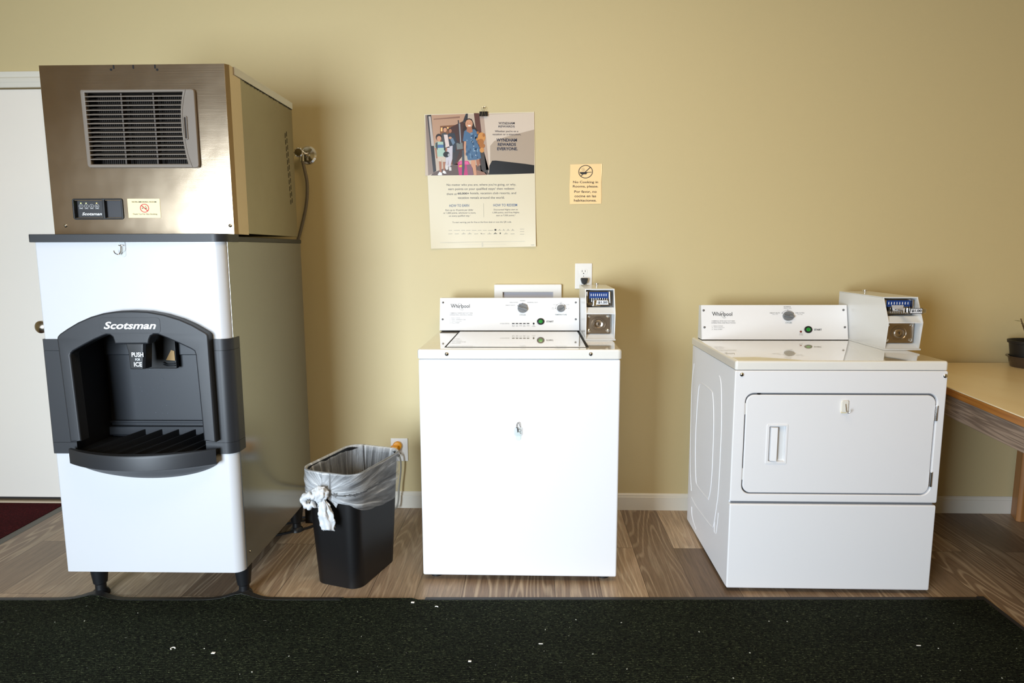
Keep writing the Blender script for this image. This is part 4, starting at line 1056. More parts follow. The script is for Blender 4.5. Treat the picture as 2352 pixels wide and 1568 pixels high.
Q([(1345, 1110), (1345, 850), (1420, 760), (1640, 680), (2166, 545), (2166, 1365), (1345, 1385)], pm('seat_back', 178, 160, 142), 2)
Q([(1040, 240), (1140, 240), (1280, 1390), (1180, 1395)], pm('door_jamb', 92, 52, 44), 2)
Q([(1150, 290), (1225, 290), (1330, 1290), (1270, 1300)], pm('jamb_pale', 182, 158, 142), 3)
Q([(1320, 1385), (1330, 1220), (1380, 1125), (1450, 1122), (2000, 1185), (2166, 1210), (2166, 1360), (1700, 1378)], pm('black_seat', 16, 17, 20), 4)
Q([(250, 275), (880, 255), (850, 420), (820, 900), (300, 900)], pm('corridor_wall', 186, 148, 122), 1)
Q([(290, 345), (780, 300), (780, 330), (290, 362)], pm('soffit', 140, 104, 86), 2)
Q([(410, 480), (760, 455), (760, 1200), (520, 1200), (410, 900)], pm('room_beyond', 130, 82, 48), 2)
Q([(610, 500), (860, 380), (860, 1000), (700, 1200), (610, 900)], pm('far_panel', 70, 40, 34), 3)
Q([(425, 510), (455, 510), (455, 580), (425, 580)], pm('lamp_glow', 250, 200, 130), 4); Q([(540, 500), (570, 500), (570, 530), (540, 530)], pm('lamp_glow', 250, 200, 130), 4)
Q([(135, 275), (180, 275), (290, 1360), (190, 1400)], pm('left_jamb', 140, 122, 112), 3)
Q([(170, 275), (245, 272), (340, 1320), (285, 1350)], pm('black_frame', 40, 38, 42), 4); Q([(195, 300), (235, 300), (300, 850), (250, 850)], pm('frame_glass', 190, 180, 174), 5)
Q([(285, 1350), (700, 1180), (1250, 1220), (1330, 1385), (700, 1398), (240, 1402)], pm('carpet', 96, 78, 72), 2)
Q([(1090, 1300), (1270, 1350), (1280, 1392), (1080, 1398)], pm('carpet_patch', 150, 110, 92), 3)
Q([(1150, 900), (1230, 960), (1320, 1290), (1280, 1390), (1180, 1290)], pm('doorway_dark', 66, 60, 58), 3)
Q([(740, 370), (760, 370), (800, 780), (775, 780)], darkc, 4); Q([(760, 430), (785, 430), (805, 790), (785, 790)], pm('post_grey', 150, 152, 158), 5)
Q([(890, 250), (930, 250), (925, 340), (850, 420), (835, 400)], darkc, 4)
# two adults behind
Q([(440, 620), (500, 600), (560, 640), (560, 900), (480, 900), (440, 760)], pm('grey_jacket', 70, 70, 74), 5)
Q([(480, 640), (550, 640), (590, 880), (520, 890)], pm('blush_top', 222, 204, 200), 6)
Q([(560, 620), (680, 610), (720, 760), (700, 960), (620, 980), (560, 760)], pm('navy_jacket', 44, 52, 64), 5)
Q(ell(500, 545, 42, 52), hair, 6); Q(ell(503, 553, 33, 42), skin, 7); Q(ell(597, 560, 38, 46), hair, 5); Q(ell(600, 570, 29, 36), skin2, 6)
Q([(520, 880), (645, 845), (640, 1090), (600, 1240), (565, 1240), (565, 1100), (555, 1210), (515, 1210)], pm('pale_trousers', 202, 196, 206), 6)
Q([(600, 730), (650, 700), (690, 790), (650, 840)], pm('blue_sleeve', 104, 126, 150), 7); Q(ell(600, 700, 30, 22), skin, 8)
Q([(640, 960), (780, 930), (720, 1100), (680, 1200), (640, 1200)], pm('dark_trousers', 54, 48, 50), 4)
Q([(510, 1210), (560, 1215), (560, 1290), (530, 1300), (510, 1270)], pm('shoe', 214, 210, 208), 8); Q([(570, 1245), (620, 1245), (625, 1310), (580, 1312)], pm('shoe', 214, 210, 208), 8)
# boy
Q(ell(388, 690, 58, 66), hair, 8); Q(ell(392, 712, 42, 46), skin, 9); Q([(370, 740), (415, 740), (415, 785), (370, 785)], skin, 8)
Q([(325, 790), (370, 770), (470, 775), (515, 860), (500, 960), (490, 1050), (360, 1050), (350, 900), (305, 880)], pm('mint_shirt', 168, 196, 180), 9)
Q([(368, 828), (478, 828), (478, 885), (362, 888)], pm('blue_stripe', 74, 110, 158), 10)
Q([(470, 775), (500, 790), (515, 950), (485, 930)], darkc, 10); Q([(325, 795), (365, 780), (365, 930), (325, 870)], pm('vest', 70, 70, 72), 10)
Q([(315, 880), (345, 900), (362, 1080), (340, 1085)], skin2, 10); Q([(360, 1050), (515, 1050), (515, 1150), (450, 1140), (445, 1105), (430, 1145), (370, 1130)], pm('cream_shorts', 206, 190, 172), 10)
Q([(390, 1140), (435, 1140), (440, 1340), (405, 1345)], skin2, 9); Q([(465, 1150), (505, 1150), (500, 1310), (475, 1310)], skin2, 9)
Q([(365, 1385), (400, 1335), (445, 1350), (450, 1398), (380, 1398)], pm('white_shoe', 232, 230, 230), 11); Q([(455, 1345), (475, 1305), (510, 1320), (530, 1365), (490, 1368)], pm('white_shoe', 232, 230, 230), 11)
Q(ell(530, 1010, 62, 55), pm('black_cap', 22, 22, 26), 12); Q(ell(575, 1020, 22, 30), pm('cap_white', 170, 172, 176), 13); Q(ell(530, 920, 14, 40), skin2, 11)
# grey handbag, pink suitcase
Q([(715, 800), (830, 790), (840, 905), (725, 918)], pm('grey_bag', 118, 124, 122), 8); Q([(700, 760), (712, 748), (790, 810), (775, 818)], darkc, 9)
Q([(740, 1165), (790, 1125), (935, 1130), (960, 1170), (985, 1300), (960, 1396), (765, 1398), (745, 1250)], pm('pink_case', 190, 56, 116), 5)
Q([(790, 1130), (930, 1140), (950, 1200), (760, 1190)], pm('pink_case_light', 224, 96, 150), 6); Q([(765, 1215), (820, 1205), (815, 1245), (765, 1245)], pm('yellow_patch', 214, 180, 70), 7)
Q([(905, 1200), (1000, 1190), (1030, 1396), (930, 1396)], pm('mauve', 128, 92, 108), 7)
Q([(820, 930), (860, 930), (870, 1250), (850, 1396), (820, 1396)], pm('case_handle', 70, 76, 84), 8)
# girl
Q([(870, 390), (900, 350), (950, 336), (1000, 350), (1025, 400), (1060, 500), (1110, 560), (1090, 620), (1040, 560), (930, 560), (880, 600), (835, 580), (850, 470)], hair, 9)
Q(ell(950, 440, 68, 82, 20), skin, 10); Q([(915, 500), (1000, 500), (1020, 590), (960, 610), (905, 580)], skin2, 10.5)
Q(ell(958, 474, 30, 15), pm('smile', 240, 226, 214), 11); Q(ell(925, 425, 7, 5), hair, 11); Q(ell(988, 422, 7, 5), hair, 11); Q(ell(957, 445, 9, 8), skin2, 11)
den = pm('denim', 74, 108, 142); den2 = pm('denim_dark', 50, 82, 116); den3 = pm('denim_light', 110, 144, 174)
Q([(860, 580), (905, 545), (940, 600), (975, 620), (1020, 540), (1060, 545), (1105, 600), (1100, 780), (1145, 880), (1175, 1080), (1080, 1110), (960, 1118), (925, 1110), (890, 900), (900, 770), (835, 760)], den, 10)
for i in range(26):
    x = random.uniform(900, 1110); y = random.uniform(620, 1080); Q(ell(x, y, random.uniform(8, 24), random.uniform(12, 40), 8), random.choice((den2, den3, den2)), 11+(i % 3)*.3)
for x, y in ((993, 700), (1020, 778), (1040, 855), (1057, 942), (1075, 1024)): Q(ell(x, y, 8, 8, 8), pm('snap', 232, 236, 240), 13)
Q([(860, 765), (895, 765), (892, 900), (885, 1040), (865, 1010), (855, 880)], skin, 11)
Q([(990, 1118), (1065, 1112), (1080, 1250), (1090, 1396), (1040, 1398), (1020, 1270), (990, 1210)], skin, 9); Q([(1080, 1110), (1145, 1100), (1150, 1190), (1110, 1240), (1090, 1180)], skin2, 9)
# teddy bear in her arm
ted = pm('teddy', 206, 142, 74); ted2 = pm('teddy_shade', 170, 106, 48)
Q(ell(1185, 690, 72, 92, 18), ted, 12); Q(ell(1115, 605, 22, 26), ted2, 13); Q(ell(1225, 650, 24, 34), ted2, 13); Q(ell(1170, 780, 58, 62), ted2, 12.5); Q(ell(1190, 930, 42, 48), ted, 12.7); Q(ell(1195, 850, 55, 45), ted2, 12.2); Q(ell(1100, 730, 16, 26), ted, 13)
mb.build('photo_print', None, pos, world=True, smooth=False)
mb = MB()
def pw(s, x0, y0, x1, y1, m, conv=J1, rise=0, bold=0, sh=0):
    co, fa = glyphs(s, bold, sh)
    ax = min(c.x for c in co); bx = max(c.x for c in co); ay = min(c.y for c in co); by = max(c.y for c in co)
    k = mb.mi(m); a = uvp(*conv(x0, y1)); b = uvp(*conv(x1, y1-rise)); c_ = uvp(*conv(x0, y0))
    vs = []
    for c in co:
        u = (c.x-ax)/(bx-ax); v = (c.y-ay)/(by-ay)
        vs.append(mb.bm.verts.new(pp(a[0]+(b[0]-a[0])*u+(c_[0]-a[0])*v, a[1]+(b[1]-a[1])*u+(c_[1]-a[1])*v, .0026 if conv is J1 else .0005)))
    for f in fa:
        try: mb.bm.faces.new([vs[i] for i in f]).material_index = k
        except ValueError: pass
pw('WYNDHAM', 1500, 408, 1800, 447, INKB, bold=.004); pw('REWARDS', 1500, 472, 1800, 508, INKB, bold=.004)
ppoly(mb, [(1470, 462), (1640, 455), (1815, 455), (1640, 459)], INKB, .0026)
pw("Whether you're on a", 1432, 560, 1866, 605, INKB); pw('vacation or a staycation,', 1388, 620, 1915, 662, INKB)
pw('WYNDHAM', 1462, 712, 1842, 772, INKB, bold=.022); pw('REWARDS', 1488, 796, 1824, 852, INKB, bold=.022); pw('EVERYONE.', 1476, 876, 1856, 934, INKB, bold=.022)
pw("No matter who you are, where you're going, or why,", 468, 182, 1806, 236, INKB, J2, 8)
pw("earn points on your qualified stays\u00b9 then redeem", 500, 262, 1770, 318, INKB, J2, 8)
pw('them at', 468, 360, 662, 400, INKB, J2, 1); pw('60,000+', 680, 352, 905, 396, INKB, J2, 1, bold=.02); pw('hotels, vacation club resorts, and', 924, 344, 1808, 392, INKB, J2, 4)
pw('vacation rentals around the world.', 684, 430, 1586, 474, INKB, J2, 3)
pw('HOW TO EARN', 520, 582, 902, 632, INKB2, J2, 6, bold=.008); pw('HOW TO REDEEM', 1370, 572, 1830, 622, INKB2, J2, 4, bold=.008)
for i, s in enumerate(('Earn up to 10 points per dollar', 'or 1,000 points, whichever is more,', 'on every qualified stay.\u00b9')):
    x0, x1 = ((448, 984), (406, 1032), (512, 926))[i]; pw(s, x0, 675+56*i, x1, 716+56*i, INKB, J2, 4)
for i, s in enumerate(('Discounted Nights start at', '1,500 points, and Free Nights', 'start at 7,500 points.\u00b2')):
    x0, x1 = ((1376, 1840), (1354, 1868), (1424, 1795))[i]; pw(s, x0, 668+56*i, x1, 705+56*i, INKB, J2, 3)
pw('To start earning, join for free at the front desk or scan the QR code.', 580, 912, 1722, 950, INKB, J2, 8)
ppoly(mb, [(1180, 560), (1183, 560), (1187, 830), (1184, 830)], INKG, .0005, J2)
GR = pm('small_print', 120, 118, 112)
for i, x in enumerate((540, 666, 787, 888, 1000, 1104, 1205, 1316, 1490, 1571, 1655, 1743)): 
    wd = (34, 58, 36, 42, 44, 36, 36, 50, 34, 24, 30, 30)[i]; ppoly(mb, [(x-wd, 1080), (x+wd, 1078), (x+wd, 1083), (x-wd, 1085)], GR, .0005, J2)
    if i > 7: ppoly(mb, [(x-8, 1062), (x+8, 1062), (x+8, 1072), (x-8, 1072)], GR, .0005, J2)
for i, x in enumerate((540, 665, 795, 912, 1040, 1170, 1294, 1408, 1612, 1740)):
    wd = 38; ppoly(mb, [(x-wd, 1148), (x+wd, 1146), (x+wd, 1152), (x-wd, 1154)], GR, .0005, J2)
    if i in (2, 3, 6, 8): ppoly(mb, [(x-8, 1130), (x+8, 1130), (x+8, 1140), (x-8, 1140)], GR, .0005, J2)
ppoly(mb, [(1393, 1058), (1428, 1058), (1428, 1088), (1393, 1088)], INK, .0005, J2); ppoly(mb, [(1380, 1150), (1408, 1122), (1438, 1150), (1420, 1148), (1408, 1136), (1396, 1148)], INK, .0006, J2)
ppoly(mb, [(1490, 1128), (1515, 1124), (1512, 1150), (1498, 1158)], INK, .0005, J2); ppoly(mb, [(1128, 1136), (1142, 1136), (1142, 1150), (1128, 1150)], INK, .0006, J2)
for y in (1056, 1102, 1152): ppoly(mb, [(1886, y), (1966, y-1), (1966, y+4), (1886, y+5)], GR, .0005, J2)
FP = pm('faint_print', 205, 198, 180)
ppoly(mb, [(345, 1306), (1100, 1297), (1983, 1288), (1983, 1292), (1100, 1301), (345, 1310)], FP, .0005, J2); ppoly(mb, [(345, 1322), (1980, 1296), (1980, 1300), (345, 1326)], FP, .0005, J2); ppoly(mb, [(710, 1358), (1620, 1346), (1620, 1350), (710, 1362)], FP, .0005, J2)
ppoly(mb, [(2096, 1364), (2162, 1362), (2162, 1367), (2096, 1369)], INKG, .0005, J2)
mb.build('lettering', None, pos, world=True, smooth=False)
mb = MB(); a = [pp(*uvp(*J2(*p)), .0008) for p in ((1145, 1310), (1172, 1310), (1174, 1398), (1147, 1398))]; mb.face(a, mat('clear_tape', srgb(215, 208, 190), .15)); mb.build('tape', None, pos, world=True, smooth=False)
# binder clip on a nail
bc = empty('binder_clip', (-.2345, -.010, 1.925), label='black binder clip gripping the top edge of the poster', cat='clip')
mb = MB(); mb.prism([(-.019, -.008, -.020), (-.019, -.0008, .000), (-.019, .0075, -.020), (-.019, .009, -.020), (-.019, -.0002, .003), (-.019, -.0095, -.020)], (.038, 0, 0), m=BLACKP); mb.build('body', None, bc, smooth=False)
for s, y in ((1, -.0095),):
    mb = MB(); mb.tube(spline([(-.008, -.0105, -.019), (-.0045, -.010, .002), (-.009, -.008, .014), (-.006, -.007, .022), (0, -.0065, .018), (.006, -.007, .022), (.009, -.008, .014), (.0035, -.010, .002), (.010, -.0105, -.019)], 4), .0008, 6, m=CHROME); mb.build('wire_handle', None, bc)
mb = MB(); mb.tube([(0, .0095, .018), (0, -.006, .018)], .0011, 8, m=CHROME); mb.lathe([(.003, -.0078), (.003, -.006)], (0, 0, .018), 'y', 10, m=CHROME); mb.build('nail', None, bc)

# ------------------------------------------------------------------ no cooking sign
sg = empty('no_cooking_sign', (.243, -.002, 1.5055), label='small peach paper sign about no cooking in rooms, right of the poster', cat='sign')
K4 = lambda x, y: (1280+x/13.064, 360+y/13.064)
Z = lambda x, y, o=0: hit(*K4(x, y), 'y', -o)
mb = MB(); mb.prism([Z(*p, .003) for p in ((390, 230), (1345, 208), (1345, 420), (1318, 760), (1325, 1180), (1316, 1405), (378, 1420), (366, 1000), (370, 820), (385, 560))], (0, .0012, 0), m=ORANGE)
mb.prism([Z(*p, .0032) for p in ((1318, 212), (1347, 208), (1347, 440), (1325, 690), (1318, 740))], (0, .0004, 0), m=CREAM)
mb.build('paper', None, sg, world=True, smooth=False)
MZ = frame((0, -.0032, 0), (1, 0, 0), (0, 0, 1)); mb = MB()
for s, x0, y0, x1, y1 in (('No Cooking in', 474, 722, 1224, 812), ('Rooms, please.', 468, 852, 1228, 940), ('Por favor, no', 510, 1008, 1180, 1092), ('cocine en las', 514, 1140, 1164, 1214), ('habitaciones.', 500, 1270, 1176, 1344)):
    a = K4(x0, y0); b = K4(x1, y1); wpx(mb, MZ, s, a[0], a[1], b[0], b[1], INK, bold=.012)
c = hit(*K4(849, 448), 'y', 0, MZ); r_ = abs(hit(*K4(849, 250), 'y', 0, MZ).z-c.z)
ring2d(mb, MZ, c.x, c.z, r_*.90, r_, INK, n=48, sx=1.12)
def zz(x, y): q = hit(*K4(x, y), 'y', 0, MZ); return (q.x, q.z)
bar2d(mb, MZ, zz(700, 590), zz(1000, 305), .0034, INK)
mb.face([MZ @ Vector((p[0], -.0009, p[1])) for p in (zz(668, 458), zz(905, 458), zz(930, 458), zz(1028, 452), zz(1028, 468), zz(930, 474), zz(900, 478), zz(868, 524), zz(704, 524))], INK)
for k in range(3):
    P = [zz(745+38*k+10*sin(t*2.2+.5), 435-t*(38 if k != 1 else 46)) for t in (0, .5, 1, 1.5, 2, 2.4)]
    for a, b in zip(P, P[1:]): bar2d(mb, MZ, a, b, .0011, INKG if k != 1 else INK)
mb.build('print', None, sg, world=True, smooth=False)

# ------------------------------------------------------------------ outlets, plugs, wall box, water valve
def outlet(cx_, z0, z1, wd, label, name='wall_outlet'):
    r = empty(name, (cx_, 0, (z0+z1)/2), label=label, cat='outlet', group='wall outlets')
    h = (z1-z0)/2
    mb = MB(); mb.box((-wd/2, -.0065, -h), (wd/2, 0, h), .0028, m=WPLATE, seg=3); mb.build('cover_plate', None, r)
    for s in (1, -1):
        mb = MB(); zc = s*.0195*h/.057
        mb.add(curve_plate([rrect(-.019, zc-.0145, .019, zc+.0145, .013, 6)], -.0082, -.006, .0006), WPLATE)
        for dx in (-.0072, .0072): mb.box((dx-.0011, -.0086, zc-.001), (dx+.0011, -.0080, zc+.007), m=GAP)
        mb.lathe([(.0026, -.0086), (.0026, -.008)], (0, 0, zc-.0078), 'y', 10, m=GAP); mb.build('socket', None, r)
    mb = MB(); mb.lathe([(.0028, -.0065), (.002, -.0078), (0, -.008)], (0, 0, 0), 'y', 10, m=CHROME); mb.build('screw', None, r)
    return r
outlet(.2378, 1.1043, 1.2262, .0815, 'white wall outlet with a black plug, above the washer and below the peach sign')
outlet(-.6722, .2422, .3602, .086, 'white wall outlet with a yellow plug, low on the wall behind the waste bin')
def cord(name, pts, r, m, label, cat='cord', head=None):
    mb = MB(); mb.tube(spline(pts, 6), r, 8, m=m); return mb
# black plug on the upper outlet, its cord dropping behind the coin box
pl = empty('power_plug', (.2395, -.009, 1.143), label='black power plug in the upper wall outlet, cord dropping behind the coin box', cat='plug')
mb = MB(); mb.prism([(-.017, -.001, .014), (.017, -.001, .014), (.016, -.001, .004), (.010, -.001, -.014), (-.010, -.001, -.014), (-.016, -.001, .004)], (0, -.028, 0), .003, m=BLACKR, seg=2); mb.build('body', None, pl)
mb = MB(); mb.tube(spline([(0, -.018, -.010), (0, -.018, -.05), (.0, -.016, -.12), (-.02, -.02, -.22)], 6), .004, 8, m=BLACKR); mb.build('cable', None, pl)
pl = empty('power_plug', (-.6860, -.009, .318), label='yellow power plug in the low outlet behind the waste bin, grey cord hanging down', cat='plug')
mb = MB(); mb.lathe([(.022, 0), (.023, -.010), (.020, -.016), (.010, -.018)], (.006, 0, .006), 'y', 20, m=YELLOW); mb.box((-.022, -.045, -.020), (.014, -.012, .012), .004, m=YELLOW); mb.box((-.016, -.047, .002), (.006, -.044, .008), .001, m=mat('dark_yellow', srgb(200, 130, 10), .4)); mb.build('body', None, pl)
mb = MB(); mb.tube(spline([(-.006, -.03, -.012), (.004, -.034, -.024), (.022, -.034, -.04), (.026, -.03, -.10), (.014, -.03, -.20), (.006, -.04, -.285), (-.02, -.06, -.304), (-.15, -.09, -.306)], 6), .0045, 8, m=GREYC)
mb.build('cable', None, pl)
mb = MB(); mb.tube(spline([(-.010, -.03, -.010), (-.002, -.036, -.024), (.020, -.036, -.036)], 5), .007, 8, m=BLACKR); mb.build('strain_relief', None, pl)
# grey cable looping from the lower outlet to behind the ice dispenser
mb = MB(); mb.tube(spline([(-1.20, -.03, .16), (-1.12, -.03, .13), (-1.0, -.03, .115), (-.88, -.03, .12), (-.80, -.03, .15), (-.735, -.028, .24), (-.712, -.02, .30)], 6), .0045, 8, m=GREYC)
o = mb.build('power_cable', None); tag(o, 'grey cable slung along the wall between the ice dispenser and the bin', 'cable')
# white plastic wall box behind the washer
wb = empty('utility_box', (-.03, 0, 1.06), label='white plastic utility box on the wall just above the washer console', cat='utility box')
q = lambda px, py, y=-.02: hit(px, py, 'y', y)
a = q(1135, 653); b = q(1290, 684); i0 = q(1155, 671); i1 = q(1270, 679)
mb = MB(); mb.add(curve_plate([rrect(a.x, b.z-.06, b.x, a.z, .005), [(i0.x, i1.z-.05), (i1.x, i1.z-.05), (i1.x, i0.z), (i0.x, i0.z)]], -.022, -.0005, .004), WPLATE)
mb.build('frame', None, wb, world=True)
mb = MB(); mb.box((i0.x-.002, -.003, i1.z-.052), (i1.x+.002, -.0006, i0.z+.002), m=mat('grey_recess', srgb(190, 188, 196), .5)); mb.build('recess', None, wb, world=True)
# water valve and braided hose
V = hit(700, 354, 'y', -.03)
wv = empty('water_valve', (V.x, 0, V.z), label='chrome water shut-off valve with braided hose on the wall beside the ice maker', cat='valve')
mb = MB(); mb.lathe([(.042, 0), (.042, -.004), (.034, -.012), (.016, -.016), (.014, -.016)], (.006, 0, 0), 'y', 28, m=CHROME); mb.build('escutcheon', None, wv)
mb = MB(); mb.tube([(.0, -.012, 0), (-.006, -.075, 0)], .0105, 14, m=CHROME); mb.tube([(-.006, -.05, .010), (-.006, -.05, -.035)], .009, 12, m=CHROME); mb.build('body', None, wv)
mb = MB(); mb.lathe([(.018, 0), (.021, -.005), (.021, -.016), (.017, -.02), (0, -.021)], (-.008, -.075, 0), 'y', 20, m=CHROME)
for k in range(10):
    a_ = 2*pi*k/10; mb.box((-.008+.0205*cos(a_)-.002, -.093, .0205*sin(a_)-.002), (-.008+.0205*cos(a_)+.002, -.077, .0205*sin(a_)+.002), .001, m=CHROME)
mb.build('handle', None, wv)
HB = mat('braided_hose', srgb(120, 112, 100), .4, .7, bump=(900, .6))
mb = MB(); mb.tube(spline([(-.006, -.05, -.03), (.004, -.05, -.08), (.012, -.05, -.14), (.004, -.05, -.23), (-.022, -.05, -.33), (-.045, -.05, -.40), (-.075, -.05, -.48)], 8), .0075, 10, m=HB); mb.build('hose', None, wv)

# power adapter and black cables on the floor behind the bin
ad = empty('power_adapter', (-1.06, -.155, 0), label='black power adapter block on the floor between the ice dispenser and the bin', cat='power adapter')
mb = MB(); mb.prism([(-.030, 0, 0), (-.030, 0, .075), (-.005, 0, .105), (.06, 0, .105), (.06, 0, 0)], (0, -.06, 0), .003, m=BLACKR); mb.build('block', None, ad)
for i, pts in enumerate(([(-.03, -.03, .02), (-.08, -.03, .012), (-.14, -.01, .008), (-.26, .05, .006)], [(-.02, -.04, .012), (-.09, -.07, .008), (-.16, -.10, .007), (-.30, -.13, .006)], [(.06, -.06, .01), (-.0, -.13, .007), (-.10, -.20, .006), (-.19, -.235, .006), (-.30, -.23, .006)])):
    mb = MB(); mb.tube(spline(pts, 6), .0055, 8, m=BLACKR); mb.build('cable', None, ad)

# ------------------------------------------------------------------ waste bin and liner
TC = Vector((-.718, -.668, 0)); TA = radians(72)
def ring_pts(hl, hw, r, z, n=10, bulge=0, jit=0, sc=1):
    """rounded rectangle, long axis at TA; returns points"""
    P = []
    for cx_, cy_, a0 in ((hl-r, hw-r, 0), (-hl+r, hw-r, 90), (-hl+r, -hw+r, 180), (hl-r, -hw+r, 270)):
        for k in range(n+1):
            a = radians(a0+90*k/n); P.append(Vector((cx_+r*cos(a), cy_+r*sin(a))))
    # resample evenly
    out = []; N_ = 128; L_ = [0]
    for i in range(len(P)): L_.append(L_[-1]+(P[(i+1) % len(P)]-P[i]).length)
    j = 0
    for k in range(N_):
        s = L_[-1]*k/N_
        while L_[j+1] < s: j += 1
        t = (s-L_[j])/max(1e-9, L_[j+1]-L_[j]); q = P[j].lerp(P[(j+1) % len(P)], t)
        out.append(q)
    return [Vector((TC.x+q.x*cos(TA)-q.y*sin(TA), TC.y+q.x*sin(TA)+q.y*cos(TA), z)) for q in out]
bin_ = empty('waste_bin', (TC.x, TC.y, 0), label='black plastic waste bin lined with a clear bag, beside the ice dispenser', cat='waste bin')
mb = MB()
def binring(t, inset=0): return ring_pts(.145+.030*t-inset, .100+.020*t-inset, .045+.010*t, 0.002+.455*t)
mb.loft([ring_pts(.139, .094, .042, .0)]+[binring(t/10) for t in range(11)]+[ring_pts(.180, .125, .058, .458), ring_pts(.180, .125, .058, .464), ring_pts(.172, .117, .05, .464)]+[binring(t/10, .004) for t in (10, 7, 4, 1)], m=mat('bin_black_plastic', srgb(9, 8, 9), .42, bump=(60, .05)))
mb.build('body', None, bin_, world=True)
bag = empty('bin_liner', (TC.x, TC.y, .30), label='translucent white bin liner folded over the black bin and knotted in front', cat='bin liner')
FILM = mat('liner_film', srgb(228, 231, 234), .2, spec=.6)
def film():
    nt, N, L, b = nodes(FILM)
    at = N('ShaderNodeAttribute', attribute_name='dens'); fo = N('ShaderNodeAttribute', attribute_name='fold')
    n = N('ShaderNodeTexNoise', i_Scale=1.0, i_Detail=6.0, i_Roughness=.62, i_Distortion=.5); L(fo.outputs['Vector'], n.inputs['Vector'])
    cr = N('ShaderNodeValToRGB'); e = cr.color_ramp.elements
    e[0].position = .40; e[0].color = (.16, .16, .16, 1); e[1].position = .56; e[1].color = (.34, .34, .34, 1); x = e.new(.68); x.color = (.85, .85, .85, 1)
    L(n.outputs[0], cr.inputs[0]); ad_ = N('ShaderNodeMath', operation='ADD', use_clamp=True); L(cr.outputs[0], ad_.inputs[0]); L(at.outputs['Fac'], ad_.inputs[1])
    L(ad_.outputs[0], b.inputs['Alpha'])
    bp = N('ShaderNodeBump', i_Strength=1.0, i_Distance=.01); L(n.outputs[0], bp.inputs['Height']); L(bp.outputs[0], b.inputs['Normal'])
film()
KN = hit(737, 1137, 'y', -.86)      # the knot
# angle index of the knot on the ring
rim = ring_pts(.183, .128, .060, .46)
kn_i = min(range(128), key=lambda i: (Vector((rim[i].x, rim[i].y))-Vector((KN.x, KN.y))).length)
def dcirc(i): d = abs(i-kn_i) % 128; return min(d, 128-d)
rows = []; dens = []
NR = 26
for j in range(NR+1):
    t = j/NR; row = []; dr = []
    for i in range(128):
        d = dcirc(i)
        depth = .100+.028*min(1, d/20.) + .012*noise.noise(Vector((i*.11, 0, 3)))      # skirt length
        depth += .055*max(0, min(1, (rim[i].x+.68)/.10))
        if d < 7: depth = .075+.009*d
        z = .468 - t*depth
        tt = max(0, min(1, (z-.002)/.455)); base = ring_pts
        hl, hw, r = .145+.030*tt, .100+.020*tt, .045+.010*tt
        row.append((z, d, t))
    rows.append(row)
def shape_row(row):
    out = []
    for i, (z, d, t) in enumerate(row):
        tt = max(0, min(1, (z-.002)/.455)); q = RINGC[round(tt*40)][i]
        c = Vector((q.x-TC.x, q.y-TC.y)); nrm = c.normalized()
        # folds radiating from the knot
        ang = math.atan2((z-.335)*3, (d+.5)*.02)
        f = sin(ang*17+noise.noise(Vector((i*.05, z*9, 0)))*3)*.0028 + noise.noise(Vector((i*.17, z*42, 1)))*.0042
        off = .006+max(0, f)+.004*t
        if d < 14: off += .008*(1-d/14)*t
        out.append((q.x+nrm.x*off, q.y+nrm.y*off, z))
    return out
RINGC = [ring_pts(.147+.030*k/40, .102+.020*k/40, .047+.010*k/40, 0) for k in range(41)]
R = [shape_row(r) for r in rows]
inner = []
for j in range(12):
    t = j/11; z = .468-.30*t**1.1
    base_ = ring_pts(.172-.030*t-.02*t, .118-.022*t-.02*t, .05, z)
    inner.append([(q.x+.006*t*noise.noise(Vector((i*.21, j*.12, 5)))*2+.012*t*noise.noise(Vector((i*.07, j*.2, 8))), q.y+.010*t*noise.noise(Vector((i*.16, j*.15, 9))), z) for i, q in enumerate(base_)])
top_ = [[(q.x, q.y, .4705) for q in ring_pts(.180, .125, .057, 0)]]
mb = MB(); mb.loft(inner[::-1]+top_+R, closed=True, caps=False)
sk = mb.build('film', FILM, bag, world=True, ang=180)
av = sk.data.attributes.new('dens', 'FLOAT', 'POINT')
for v in sk.data.vertices:
    wv_ = MW[bag] @ v.co; dk = (wv_-KN).length
    av.data[v.index].value = .7*max(0, 1-dk/.12) + (.3 if wv_.z > .464 else 0)
fv = sk.data.attributes.new('fold', 'FLOAT_VECTOR', 'POINT')
nin = 12*128
for v in sk.data.vertices:
    wv_ = MW[bag] @ v.co; r3 = wv_-KN; i_ = v.index % 128
    if v.index < nin+128: fv.data[v.index].vector = (i_*.42+wv_.z*6, wv_.z*2.5, 3.0)       # inside: creases run down
    else:                                                          # outside: creases gather at the knot
        h_ = math.hypot(r3.x, r3.y)*(1 if i_ < kn_i+4 or i_ > kn_i+64 else -1)
        fv.data[v.index].vector = (math.atan2(r3.z+.0, h_)*9.0, r3.length*5.0, 7.0 if i_ < kn_i else 9.0)
mb = MB()
